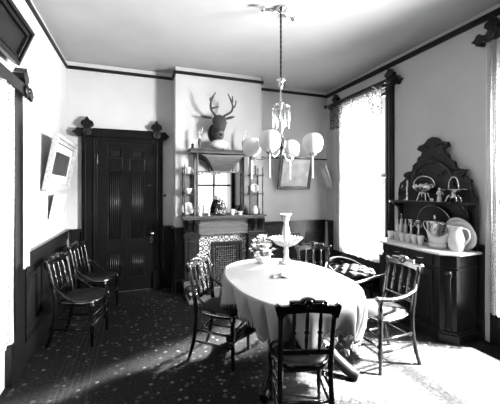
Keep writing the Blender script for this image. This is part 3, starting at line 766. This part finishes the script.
# on the table
ep = thing('epergne', (1.44, 2.94, TZ+.005), 'white glass epergne with fluted bowl and trumpet on the table', 'epergne')
E0 = (1.44, 2.94, TZ+.005)
build('foot', MB().lathe([(.065,0),(.07,.006),(.05,.02),(.03,.05),(.022,.09),(.03,.12),(.02,.15),(.03,.18)], E0, 20), M['china'], ep)
m = MB(); N = 48; rings = []
for (r_, z_) in ((.02,.17),(.06,.182),(.11,.21),(.15,.245),(.172,.262),(.165,.263),(.11,.222),(.06,.195),(.02,.185)):
    rings.append([m.bm.verts.new((E0[0]+r_*(1+.05*cos(i*pi))*cos(2*pi*i/N), E0[1]+r_*(1+.05*cos(i*pi))*sin(2*pi*i/N), E0[2]+z_+(.01*cos(i*pi) if r_ > .1 else 0))) for i in range(N)])
for a, b in zip(rings, rings[1:]):
    for i in range(N): m.face((a[i], a[(i+1)%N], b[(i+1)%N], b[i]))
build('bowl', m, M['china'], ep)
build('trumpet', MB().lathe([(.02,.18),(.016,.22),(.03,.26),(.044,.32),(.03,.38),(.022,.41),(.03,.45),(.05,.50),(.062,.515),(.058,.515),(.02,.43),(0,.42)], E0, 20), M['china'], ep)
fl = thing('flower_bouquet', (1.215, 3.04, TZ+.005), 'bunch of small white flowers in a dark bowl on the table', 'flowers')
F0 = Vector((1.215, 3.04, TZ+.005))
build('bowl', MB().lathe([(.05,0),(.055,.008),(.085,.05),(.09,.08),(.084,.08),(.05,.015),(0,.012)], tuple(F0), 18), M['china'], fl)
mf, mp = MB(), MB(); rs = random.Random(3)
for i in range(170):
    a = rs.uniform(0, 2*pi); e = rs.uniform(.0, pi/2); d_ = Vector((cos(a)*cos(e)*1.05, sin(a)*cos(e)*1.05, .25+sin(e)*1.45))
    q = F0+Vector((0,0,.05))+d_*.135*rs.uniform(.55,1.05)
    if i % 3 == 0:
        u = d_.normalized(); w_ = u.cross(Vector((0,0,1))).normalized()*.013
        v = [mf.bm.verts.new(p) for p in (q-u*.03, q+w_, q+u*.045-Vector((0,0,.012)), q-w_)]; mf.face(v, True)
        mf.tube([F0+Vector((0,0,.05)), q], .0018, 4)
    else:
        for k in range(5):
            b = k*2*pi/5+a; mp.ball(q+Vector((cos(b)*.011, sin(b)*.011, rs.uniform(-.004,.004))), (.010,.010,.006), 6, 4)
build('foliage', mf, M['leaf'], fl); build('blossom', mp, M['petal'], fl)
m = MB(); N = 10
def nz(u, v): return TZ+.006+.020*math.exp(-((u-.2)/.35)**2)+.012*math.exp(-((v+.1-u*.4)/.3)**2)
def napg(dz): return [[m.bm.verts.new((1.17+u*.07+v*.02, 2.50+v*.05-u*.02, nz(u, v)+dz)) for u in [i/N*2-1 for i in range(N+1)]] for v in [j/N*2-1 for j in range(N+1)]]
g1, g0 = napg(.004), napg(-.004)
for j in range(N):
    for i in range(N): m.face((g1[j][i], g1[j][i+1], g1[j+1][i+1], g1[j+1][i]), True); m.face((g0[j][i], g0[j+1][i], g0[j+1][i+1], g0[j][i+1]), True)
for i in range(N):
    m.face((g0[0][i], g0[0][i+1], g1[0][i+1], g1[0][i])); m.face((g0[N][i+1], g0[N][i], g1[N][i], g1[N][i+1])); m.face((g0[i+1][0], g0[i][0], g1[i][0], g1[i+1][0])); m.face((g0[i][N], g0[i+1][N], g1[i+1][N], g1[i][N]))
tag(build('napkin', m, M['cloth'], at=(1.17, 2.5, TZ+.003)), 'folded white napkin lying in the middle of the tablecloth', 'napkin')

# ------------------------------------------------------------------ chairs (local: faces +Y, origin on the floor under the seat)
def make_chair(label, arms=False):
    r = thing('armchair' if arms else 'dining_chair', (0,0,0), label, 'chair', 'spindle-back dining chairs', world=False)
    ys = -.18
    def back(z): return ys-.075*max(0, (z-.44)/.42)**1.2
    for sx in (-1, 1):
        P = [(sx*.175, ys-.075, 0), (sx*.172, ys-.035, .12), (sx*.168, ys-.005, .28), (sx*.165, ys, .44), (sx*.166, back(.6), .6), (sx*.170, back(.74), .74), (sx*.172, back(.83), .83)]
        build('back_post', MB().tube(spline(P, 4), [.015]*4+[.017]*8+[.019]*4+[.017]*8+[.016], 8), M['chair'], r)
        prof = [(.010,0),(.013,.01),(.011,.03),(.016,.05),(.012,.06),(.015,.10),(.020,.17),(.015,.20),(.020,.21),(.014,.22),(.020,.29),(.023,.33),(.016,.35),(.023,.36),(.016,.375),(.022,.39),(.022,.44)]
        if arms: prof = prof[:-1]+[(.022,.47),(.014,.49),(.020,.52),(.014,.55),(.022,.58),(.022,.605)]
        build('front_leg', MB().lathe(prof, (sx*.185, .175, 0), 12), M['chair'], r)
    # seat
    out = []
    for i in range(40):
        a = 2*pi*i/40; c_, s_ = cos(a), sin(a); n = 3.2
        x = .205*math.copysign(abs(c_)**(2/n), c_); y = .205*math.copysign(abs(s_)**(2/n), s_)
        x *= 1+.10*(y/.2) if y > 0 else 1+.14*(y/.2); out.append((x, y+.01))
    m = MB(); rings = []
    for s_, z in ((.90,.415),(.98,.420),(1.0,.435),(.985,.452),(.93,.458)): rings.append([m.bm.verts.new((x*s_, y*s_, z)) for x, y in out])
    for a, b in zip(rings, rings[1:]):
        for i in range(40): m.face((a[i], a[(i+1)%40], b[(i+1)%40], b[i]), True)
    m.face(list(reversed(rings[0]))); m.face(rings[-1])
    seat = build('seat', m, M['chair'], r)
    m = MB(); rings = []
    for s_, z in ((.91,.457),(.86,.470),(.6,.480),(.3,.483)): rings.append([m.bm.verts.new((x*s_, y*s_, z)) for x, y in out])
    for a, b in zip(rings, rings[1:]):
        for i in range(40): m.face((a[i], a[(i+1)%40], b[(i+1)%40], b[i]), True)
    m.face(rings[-1], True); build('seat_pad', m, M['cane'], seat)
    arc = [(x*1.004, y*1.004, .440) for x, y in sorted([q for q in out if q[1] > -.15], key=lambda q: math.atan2(q[0], q[1]+.4))]
    arc = spline(arc, 4)
    k = build('tack_trim', MB().tube(arc, [.0022 if i % 2 else .0055 for i in range(len(arc))], 6), M['brass'], seat); k['label'] = 'row of bright round tacks'
    # crest rail with raised carved middle and rolled ears
    cr = [(-.205,.842),(-.212,.868),(-.195,.886),(-.170,.872),(-.120,.874),(-.118,.900),(-.050,.902),(-.035,.915),(0,.922),(.035,.915),(.050,.902),(.118,.900),(.120,.874),(.170,.872),(.195,.886),(.212,.868),(.205,.842),(.192,.800),(.165,.79),(.14,.822),(0,.832),(-.14,.822),(-.165,.79),(-.192,.800)]
    cr = [(a, b-.022) for a, b in cr]
    yb = back(.85)
    build('crest_rail', MB().prism(cr, lambda a, b, t: (a, t-(.0 if abs(a) < .17 else .0), b), yb-.013, yb+.016), M['chair'], r, bevel=.005)
    for sg in (-1, 1):
        yy = yb-.013 if sg < 0 else yb+.016
        m = MB(); m.lathe([(.035,0),(.03,.008),(.014,.012),(.010,.008),(0,.008)], (0, yy, .862), 14, Matrix.Rotation(-sg*pi/2, 3, 'X'))
        m.tube([(-.105, yy, .858), (-.08, yy, .868), (-.045, yy, .860), (-.02, yy, .862), (.02, yy, .862), (.045, yy, .860), (.08, yy, .868), (.105, yy, .858)], [.003,.007,.010,.006,.006,.010,.007,.003], 6)
        build('carving', m, M['chair'], r)
    build('lower_rail', MB().box(-.16, .16, back(.54)-.010, back(.54)+.010, .525, .557), M['chair'], r, bevel=.004)
    for x in (-.085, 0, .085):
        m = MB(); zz = [.55,.58,.63,.655,.67,.685,.70,.74,.80,.815]; rr = [.009,.011,.014,.010,.020,.010,.013,.014,.010,.009]
        m.tube([(x, back(z), z) for z in zz], rr, 8, .7); build('spindle', m, M['chair'], r)
    if arms:
        for sx in (-1, 1):
            P = [(sx*.170, back(.68)+.005, .685), (sx*.215, -.15, .655), (sx*.235, -.02, .625), (sx*.225, .10, .612), (sx*.19, .195, .612)]
            build('arm', MB().tube(spline(P, 6), [.013]*6+[.017]*6+[.019]*6+[.022]*6+[.020], 10, .75).ball((sx*.187, .20, .612), (.027,.027,.02)), M['chair'], r)
    else:
        for sx in (-1, 1):
            P = [(sx*.172, back(.62), .625), (sx*.205, -.15, .585), (sx*.218, -.07, .52), (sx*.205, .02, .458)]
            build('hip_brace', MB().tube(spline(P, 6), [.011]*6+[.014]*6+[.013]*6+[.010], 8, .7), M['chair'], r)
    m = MB()
    for sx in (-1, 1):
        for z in (.17, .27): m.tube([(sx*.183, .175, z), (sx*.178, 0, z+.005), (sx*.172, ys-.02, z+.012)], [.008,.011,.008], 7)
    for z in (.21, .30): m.tube([(-.183, .175, z), (0, .175, z), (.183, .175, z)], [.008,.012,.008], 7)
    m.tube([(-.17, ys-.02, .23), (0, ys-.02, .23), (.17, ys-.02, .23)], [.008,.011,.008], 7)
    build('stretcher', m, M['chair'], r)
    return r
def rzdir(fx, fy): return math.atan2(fy, fx)-pi/2
proto = make_chair('spindle-back chair at the left long side of the table, facing the cloth')
proto.location = (.705, 2.725, 0); proto.rotation_euler.z = rzdir(.776, -.63)
fc = copy_tree(proto, (.995, 1.825, 0), rzdir(.29, .957), 'spindle-back chair seen from behind, nearest the camera at the table end')
fc.scale = (.93, .95, .965)
copy_tree(proto, (1.79, 2.89, 0), rzdir(-.334, -.943), 'spindle-back chair behind the table before the tufted chair')
ca = copy_tree(proto, (-.545, 3.51, 0), rzdir(.965, -.26), 'first spindle-back chair along the left wall, nearer the camera')
cb = copy_tree(proto, (-.495, 4.23, 0), rzdir(.955, -.29), 'spindle-back chair along the left wall next to the panelled door')
ca.scale = cb.scale = (1, .97, .96)
ac = make_chair('spindle-back armchair in the daylight between table and sideboard', True)
ac.location = (2.005, 2.20, 0); ac.rotation_euler.z = rzdir(-1, 0)

# tufted chair in front of the lace curtain
tc = thing('tufted_chair', (2.71, 3.50, 0), 'low round chair with button-tufted dark seat below the lace curtain', 'chair')
m = MB(); n, K = 72, 22; rings = []
C0 = Vector((2.71, 3.50, 0))
top = None
for j in range(K+1):
    r_ = .32*j/K; row = []
    for i in range(n):
        a = 2*pi*i/n; x, y = r_*cos(a), r_*sin(a)
        k_ = 2*pi/.125; u, v = (x+y)*.7071, (x-y)*.7071
        tuft = .032*(abs(cos(u*k_/2))*abs(cos(v*k_/2)))**.7
        z = .37+.06*math.sqrt(max(0, 1-(r_/.33)**2.4))+tuft*(1-(r_/.32)**6)
        row.append(m.bm.verts.new((C0.x+x, C0.y+y, z)))
    rings.append(row)
for a, b in zip(rings, rings[1:]):
    for i in range(n): m.face((a[i], b[i], b[(i+1)%n], a[(i+1)%n]), True)
bmesh.ops.remove_doubles(m.bm, verts=m.bm.verts, dist=1e-5)
build('seat_cushion', m, M['leather'], tc)
build('seat_rim', MB().lathe([(.28,.30),(.335,.305),(.345,.33),(.335,.355),(.325,.37),(.29,.365)], tuple(C0), 40), M['chair'], tc)
m = MB(); rings = []
for t in [i/24 for i in range(25)]:
    a = radians(20)+radians(150)*t
    h = .36+.16*sin(pi*t)**.8
    rings.append([m.bm.verts.new((C0.x+rr*cos(a), C0.y+rr*sin(a), z)) for rr, z in ((.325,.34),(.34,h-.02),(.355,h),(.375,h-.01),(.375,h-.05),(.345,.33))])
for a, b in zip(rings, rings[1:]):
    for k in range(6): m.face((a[k], a[(k+1)%6], b[(k+1)%6], b[k]), True)
m.face(rings[0]); m.face(list(reversed(rings[-1])))
build('backrest', m, M['leather'], tc)
for a in range(4):
    q = (C0.x+.24*cos(a*pi/2+.8), C0.y+.24*sin(a*pi/2+.8), 0)
    build('leg', MB().lathe([(.012,0),(.018,.02),(.014,.06),(.024,.14),(.018,.22),(.026,.30)], q, 10), M['chair'], tc)

# ------------------------------------------------------------------ sideboard
SB = (2.98, 2.64, 0)
sb = thing('sideboard', SB, 'dark carved sideboard with marble top and tall crested back by the right wall', 'sideboard')
def outline(e):   # front, canted corners
    return [(RX-.055, 2.165-e), (2.885-e*.3, 2.165-e), (2.79-e, 2.27-e*.4), (2.79-e, 3.03+e*.4), (2.885-e*.3, 3.13+e), (RX-.055, 3.13+e)]
up = lambda a, b, t: (a, b, t)
m = MB(); m.prism(outline(0), up, .11, .855); m.prism(outline(.012), up, .705, .73)
build('body', m, M['wood'], sb, bevel=.004)
m = MB(); m.prism(outline(.03), up, 0, .085); m.prism(outline(.018), up, .085, .11); build('plinth', m, M['wood'], sb, bevel=.005)
build('marble_top', MB().prism(outline(.045), up, .855, .88), M['marble'], sb, bevel=.004)
for y0, y1 in ((2.34, 2.63), (2.65, 2.94)):
    m = MB(); m.box(2.775, 2.79, y0, y1, .15, .68); m.box(2.765, 2.775, y0+.05, y1-.05, .20, .63); dr = build('door', m, M['wood'], sb, bevel=.004)
    build('knob', MB().ball((2.755, y1-.025 if y0 < 2.5 else y0+.025, .42), .014), M['brass'], dr)
    m = MB(); m.box(2.772, 2.79, y0, y1, .745, .84); dr = build('drawer', m, M['wood'], sb, bevel=.004)
    build('pull', MB().tube([(2.772, (y0+y1)/2-.05, .79), (2.75, (y0+y1)/2, .78), (2.772, (y0+y1)/2+.05, .79)], .006, 7), M['brass'], dr)
for ya, yb_, s_ in ((2.27, 2.165, -1), (3.03, 3.13, 1)):
    m = MB()
    cx, cy = (2.79+2.885)/2-.008, (ya+yb_)/2+s_*.008
    m.lathe([(.03,.12),(.035,.15),(.022,.18),(.03,.40),(.022,.62),(.035,.66),(.03,.70)], (cx, cy, 0), 12); build('corner_pilaster', m, M['wood'], sb)
YC = 2.655; hw = [(a_, b_ if b_ < 1.4 else 1.4+(b_-1.4)*.93) for a_, b_ in [(.50,.88),(.50,1.40),(.46,1.50),(.42,1.55),(.45,1.60),(.37,1.66),(.41,1.72),(.28,1.75),(.27,1.82),(.21,1.86),(.20,1.91),(.15,1.94),(.14,1.98),(.21,2.01),(.19,2.06),(.11,2.08),(.06,2.13)]]
poly = [(YC-a, b) for a, b in hw]+[(YC, 2.098)]+[(YC+a, b) for a, b in reversed(hw)]
build('crested_back', MB().prism(poly, lambda a, b, t: (t, a, b), RX-.085, RX-.05), M['carved'], sb, bevel=.006)
fx = RX-.085
m = MB(); m.tube([(fx-.004, YC+.27*cos(a), 1.53+.28*sin(a)) for a in [i*pi/24 for i in range(25)]], .018, 8); build('arch_moulding', m, M['carved'], sb)
build('boss', MB().ball((fx, YC, 1.82), (.03,.05,.045), 12, 8), M['carved'], sb)
for sy in (-1, 1):
    for P, w_ in (([(fx, YC+sy*.05, 1.985), (fx-.01, YC+sy*.12, 2.005), (fx, YC+sy*.18, 1.98), (fx, YC+sy*.14, 1.95)], .013),
                  ([(fx, YC+sy*.26, 1.70), (fx-.01, YC+sy*.33, 1.70), (fx, YC+sy*.39, 1.67), (fx, YC+sy*.34, 1.63)], .015),
                  ([(fx, YC+sy*.44, 1.58), (fx-.01, YC+sy*.46, 1.50), (fx, YC+sy*.48, 1.42)], .013)):
        build('carved_scroll', MB().tube(spline(P), w_, 7), M['carved'], sb)
    P = [(fx-.004, YC+sy*(.07+.03*k), 1.64+.03*(k % 2)+.01*k) for k in range(7)]
    build('carved_spray', MB().tube(spline(P, 4), [.006 if i % 4 == 0 else .016 if i % 4 == 2 else .012 for i in range(25)], 7), M['carved'], sb)
build('shelf', MB().prism([(RX-.085, YC-.50), (3.0, YC-.50), (2.965, YC-.44), (2.965, YC+.44), (3.0, YC+.50), (RX-.085, YC+.50)], up, 1.335, 1.36), M['wood'], sb, bevel=.004)
for sy in (-1, 1):
    m = MB(); y = YC+sy*.43
    m.prism([(RX-.085,1.335),(3.0,1.335),(3.01,1.31),(3.08,1.27),(3.10,1.20),(RX-.085,1.12)], lambda a, b, t: (a, t, b), y-.018, y+.018); build('shelf_bracket', m, M['carved'], sb, bevel=.004)

# things on the sideboard
TT = .88; ZS = 1.36
def basket(y, label, rim_r, rim_z, hw_, top, shallow):
    r = thing('cake_basket', (3.06, y, ZS), label, 'basket', 'silver baskets on the sideboard shelf')
    c = (3.06, y, ZS); rz = rim_z-ZS
    sx_ = .55
    if shallow: prof = [(.03,rz-.03),(rim_r*.5,rz-.022),(rim_r*.9,rz-.004),(rim_r,rz),(rim_r*.95,rz+.004),(rim_r*.5,rz-.014),(0,rz-.018)]
    else: prof = [(.04,rz-.085),(rim_r*.7,rz-.06),(rim_r*.93,rz-.02),(rim_r,rz),(rim_r*.97,rz+.002),(rim_r*.88,rz-.02),(rim_r*.6,rz-.055),(0,rz-.075)]
    build('bowl', MB().lathe(prof, c, 28, sx=sx_), M['silver'], r)
    m = MB()
    for a in (.8, 2.34, 3.94, 5.48):
        d0 = .045; m.tube(spline([(c[0]+.5*d0*cos(a), y+d0*sin(a), ZS+rz-.06), (c[0]+.6*d0*1.4*cos(a), y+d0*1.5*sin(a), ZS+.05), (c[0]+.6*d0*2*cos(a), y+d0*1.9*sin(a), ZS+.006)]), [.009]*6+[.008]*6+[.011], 7)
    m.lathe([(.045,rz-.085),(.02,rz-.07),(.03,rz-.03)], c, 12)
    build('foot', m, M['silver'], r)
    P = [(3.06, y+hw_*cos(a), rim_z+(top-rim_z)*sin(a)**.8) for a in [i*pi/20 for i in range(21)]]
    build('handle', MB().tube(P, .0075, 7), M['silver'], r)
    if not shallow:
        m = MB(); rr_ = random.Random(5)
        for i in range(26): m.ball((3.06+rr_.uniform(-.05,.05), y+rr_.uniform(-.10,.10), rim_z-.02+rr_.uniform(0,.03)), rr_.uniform(.014,.024), 8, 6)
        k = build('filling', m, M['bisque'], r); k['kind'] = 'stuff'; k['label'] = 'small pale round things heaped in the basket'
basket(2.69, 'deep footed silver basket with a tall hoop handle on the sideboard shelf', .145, 1.535, .14, 1.645, False)
basket(2.33, 'shallow footed silver basket with a narrow hoop handle on the sideboard shelf', .14, 1.495, .055, 1.625, True)
tag(build('figurine', figurine_mb((3.05, 2.485, ZS), .155), M['china'], at=(3.05, 2.485, ZS)), 'small white figurine between the two baskets', 'figurine')
r = thing('candlestick', (3.06, 2.92, ZS), 'silver candlestick at the window end of the sideboard shelf', 'candlestick')
build('stem', MB().lathe([(.035,0),(.037,.008),(.014,.022),(.012,.05),(.020,.07),(.011,.10),(.018,.15),(.014,.165)], (3.06, 2.92, ZS), 14), M['silver'], r)
build('candle', MB().lathe([(.010,.16),(.010,.24),(.004,.245),(0,.246)], (3.06, 2.92, ZS), 10), M['china'], r)
tag(build('egg_ornament', MB().ball((3.03, 2.56, ZS+.02), (.02,.02,.02)), M['china'], at=(3.03, 2.56, ZS)), 'tiny white ball ornament on the sideboard shelf by the figurine', 'ornament')
r = thing('round_tray', (3.10, 2.595, TT), 'dark round tray leaning on the sideboard back behind the urn', 'tray')
mt = Matrix.Rotation(-pi/2-.12, 3, 'Y')
c = (3.118, 2.595, TT+.222)
build('tray_plate', MB().lathe([(0,0),(.20,0),(.215,.012),(.222,.014),(.22,.018),(.20,.006),(0,.006)], c, 36, mt), M['iron'], r)
build('rim', MB().tube([Vector(c)+mt @ Vector((.217*cos(a), .217*sin(a), .018)) for a in [i*2*pi/40 for i in range(40)]], .004, 6, closed=True), M['silver'], r)
u = thing('trophy_urn', (3.0, 2.495, TT), 'tall two-handled silver urn with lid on the sideboard top', 'urn')
U = (3.0, 2.495, TT)
build('urn_body', MB().lathe([(.055,0),(.058,.012),(.03,.03),(.018,.06),(.03,.085),(.06,.12),(.078,.18),(.085,.255),(.09,.262),(.08,.262),(.07,.18),(0,.12)], U, 22), M['silver'], u)
build('lid', MB().lathe([(.085,.262),(.07,.28),(.03,.292),(.012,.30),(.016,.32),(.010,.335),(0,.345)], U, 20), M['silver'], u)
for sy in (-1, 1):
    build('handle', MB().tube(spline([(3.0, 2.495+sy*.082, TT+.245), (3.0, 2.495+sy*.125, TT+.262), (3.0, 2.495+sy*.145, TT+.235), (3.0, 2.495+sy*.115, TT+.17), (3.0, 2.495+sy*.066, TT+.135)]), .0075, 7), M['silver'], u)
hn = thing('hen_dish', (2.95, 2.425, TT), 'white china hen sitting on a covered dish before the urn', 'dish')
build('nest', MB().lathe([(.055,0),(.07,.006),(.085,.035),(.088,.05),(.07,.052)], (2.95, 2.425, TT), 22, sx=.75, sy=1.15), M['china'], hn)
m = MB(); secs = [(-.135,.165,.010,.012),(-.12,.145,.028,.036),(-.085,.10,.046,.052),(-.03,.078,.060,.044),(.03,.076,.060,.044),(.07,.092,.046,.050),(.095,.125,.030,.040),(.110,.155,.022,.028),(.120,.170,.016,.016)]
rings = [[m.bm.verts.new((2.95+rx*cos(2*pi*k/14), 2.425+dy, TT+z+rz_*sin(2*pi*k/14))) for k in range(14)] for dy, z, rx, rz_ in secs]
for a, b in zip(rings, rings[1:]):
    for k in range(14): m.face((a[k], a[(k+1)%14], b[(k+1)%14], b[k]), True)
m.face(rings[0]); m.face(list(reversed(rings[-1])))
m.prism([(2.425+.095,TT+.175),(2.425+.10,TT+.196),(2.425+.11,TT+.188),(2.425+.12,TT+.195),(2.425+.124,TT+.172)], lambda a, b, t: (t, a, b), 2.946, 2.954)
m.tube([(2.95, 2.54, TT+.168), (2.95, 2.566, TT+.160)], [.008,.002], 6)
build('hen', m, M['china'], hn)
pt = thing('water_pitcher', (2.975, 2.235, TT), 'tall white pitcher at the near end of the sideboard top', 'pitcher')
build('pitcher_body', MB().lathe([(.05,0),(.055,.008),(.072,.05),(.078,.10),(.062,.16),(.05,.20),(.056,.245),(.062,.25),(.054,.246),(.04,.19),(0,.15)], (2.975, 2.235, TT), 22), M['china'], pt)
build('spout', MB().tube([(2.965, 2.275, TT+.205), (2.96, 2.30, TT+.235), (2.955, 2.318, TT+.252)], [.03,.022,.010], 10, .8), M['china'], pt)
build('handle', MB().tube(spline([(2.985, 2.185, TT+.225), (2.99, 2.135, TT+.22), (2.995, 2.12, TT+.15), (2.985, 2.165, TT+.07)]), .009, 8), M['china'], pt)
mt = Matrix.Rotation(-pi/2-.16, 3, 'Y')
for i, (x, y, r_, label) in enumerate(((3.125, 2.30, .165, 'large white platter leaning behind the pitcher on the sideboard'), (3.085, 2.245, .15, 'white dinner plate leaning in front of the large platter behind the pitcher'))):
    tag(build('platter', MB().lathe([(0,0),(r_*.6,0),(r_*.66,.006),(r_*.97,.018),(r_,.021),(r_*.97,.025),(r_*.64,.012),(r_*.58,.007),(0,.007)], (x-.005, y, TT+r_*.99+.004), 32, mt), M['china'], at=(x-.005, y, TT)), label, 'plate')
for i, (x, y) in enumerate(((2.93, 3.05), (2.93, 2.955), (2.93, 2.87), (2.93, 2.785), (2.93, 2.70), (2.93, 2.615))):
    pos = ('first', 'second', 'third', 'fourth', 'fifth', 'sixth')[i]
    o = build('drinking_cup', cup_mb((x, y, TT), .037, .10, False), M['china'], at=(x, y, TT))
    tag(o, f'{pos} white cup in the row on the sideboard, counting from the window', 'cup', 'row of cups on the sideboard')
for x, y, label in ((3.06, 2.86, 'ornate silver candle holder behind the cups, nearer the window'), (3.06, 2.755, 'ornate silver candle holder behind the cups, nearer the urn')):
    r = thing('candle_holder', (x, y, TT), label, 'candlestick', 'pair of candle holders behind the cups')
    build('stem', MB().lathe([(.04,0),(.042,.01),(.016,.03),(.012,.07),(.024,.10),(.012,.14),(.016,.20),(.010,.22)], (x, y, TT), 14), M['silver'], r)
    m = MB(); m.lathe([(.010,.215),(.032,.235),(.036,.26),(.030,.26),(0,.24)], (x, y, TT), 12)
    for sy in (-1, 1): m.tube(spline([(x, y+sy*.012, TT+.17), (x, y+sy*.04, TT+.19), (x, y+sy*.038, TT+.225)]), .005, 6)
    build('cup', m, M['silver'], r)
cr = thing('cruet_stand', (3.05, 3.0, TT), 'tall silver cruet stand at the window end of the sideboard top', 'cruet')
build('base', MB().lathe([(.07,0),(.074,.01),(.06,.03),(.05,.06),(.07,.07),(.07,.08),(.01,.085),(.007,.30),(.016,.31),(0,.32)], (3.05, 3.0, TT), 18), M['silver'], cr)
for a in range(4):
    q = (3.05+.045*cos(a*pi/2+.6), 3.0+.045*sin(a*pi/2+.6), TT+.08)
    build('bottle', MB().lathe([(.018,0),(.020,.02),(.020,.09),(.008,.12),(.010,.135),(.006,.15),(.010,.165),(0,.175)], q, 10), M['opal'], cr)
tag(build('creamer', cup_mb((2.86, 2.76, TT), .026, .05), M['china'], at=(2.86, 2.76, TT)), 'small low white creamer before the row of cups', 'jug') if False else None

# ------------------------------------------------------------------ daylight, camera
def area(name, loc, rot, sx, sy, e, spread=180):
    l = bpy.data.lights.new(name, 'AREA'); l.shape = 'RECTANGLE'; l.size = sx; l.size_y = sy; l.energy = e; l.spread = radians(spread)
    o = bpy.data.objects.new(name, l); COL.objects.link(o); o.location = loc; o.rotation_euler = rot; return o
# daylight entering through the two right-hand windows and the rear one; sun through the near window, narrow added beam through the lace window
area('daylight_near_window', (RX+.25, 1.25, 1.95), (0, radians(82), radians(-22)), .9, .8, 420, 110)
area('daylight_lace_window', (RX+.45, 4.05, 1.70), (0, radians(90), radians(24)), 2.4, 1.1, 260, 75)
area('daylight_rear_window', (2.46, RY-.3, 1.6), (radians(90), 0, 0), 1.1, 2.0, 8)
# the low sun through the near window
sd = Vector((-.66*.86, .66*.51, -.75)).normalized()
so = Vector((RX, 1.28, 1.6))-sd*2.2
so_l = area('sunlight_near_window', so, sd.to_track_quat('-Z', 'Y').to_euler(), 3.2, 3.2, 5200, 6)
# low slanting light through the lace window, grazing past the table's far end
sd = Vector((-.91*.93, -.41*.93, -.37)).normalized()
area('slanting_light_lace_window', Vector((RX, 4.17, 1.6))-sd*2.0, sd.to_track_quat('-Z', 'Y').to_euler(), .75, 2.8, 900, 6)
w = bpy.data.worlds.new('World'); S.world = w; w.use_nodes = True
w.node_tree.nodes['Background'].inputs[0].default_value = (.9, .9, .9, 1); w.node_tree.nodes['Background'].inputs[1].default_value = 1.0

cam = bpy.data.cameras.new('camera'); co = bpy.data.objects.new('camera', cam); COL.objects.link(co)
co.location = (0, 0, 1.5); co.rotation_euler = (radians(90), 0, radians(-19.5))
cam.sensor_width = 36; cam.sensor_fit = 'HORIZONTAL'; cam.lens = 36*311/500
cam.shift_y = -13/500
cam.clip_start = .05
S.camera = co
for o in S.objects:
    if '_world' in o: del o['_world']
vs = S.view_settings; vs.view_transform = 'Standard'; vs.look = 'None'; vs.exposure = 0; vs.gamma = 1; vs.use_curve_mapping = False
S.cycles.max_bounces = 10; S.cycles.transparent_max_bounces = 16
S.cycles.use_denoising = True
S.cycles.sample_clamp_indirect = 6
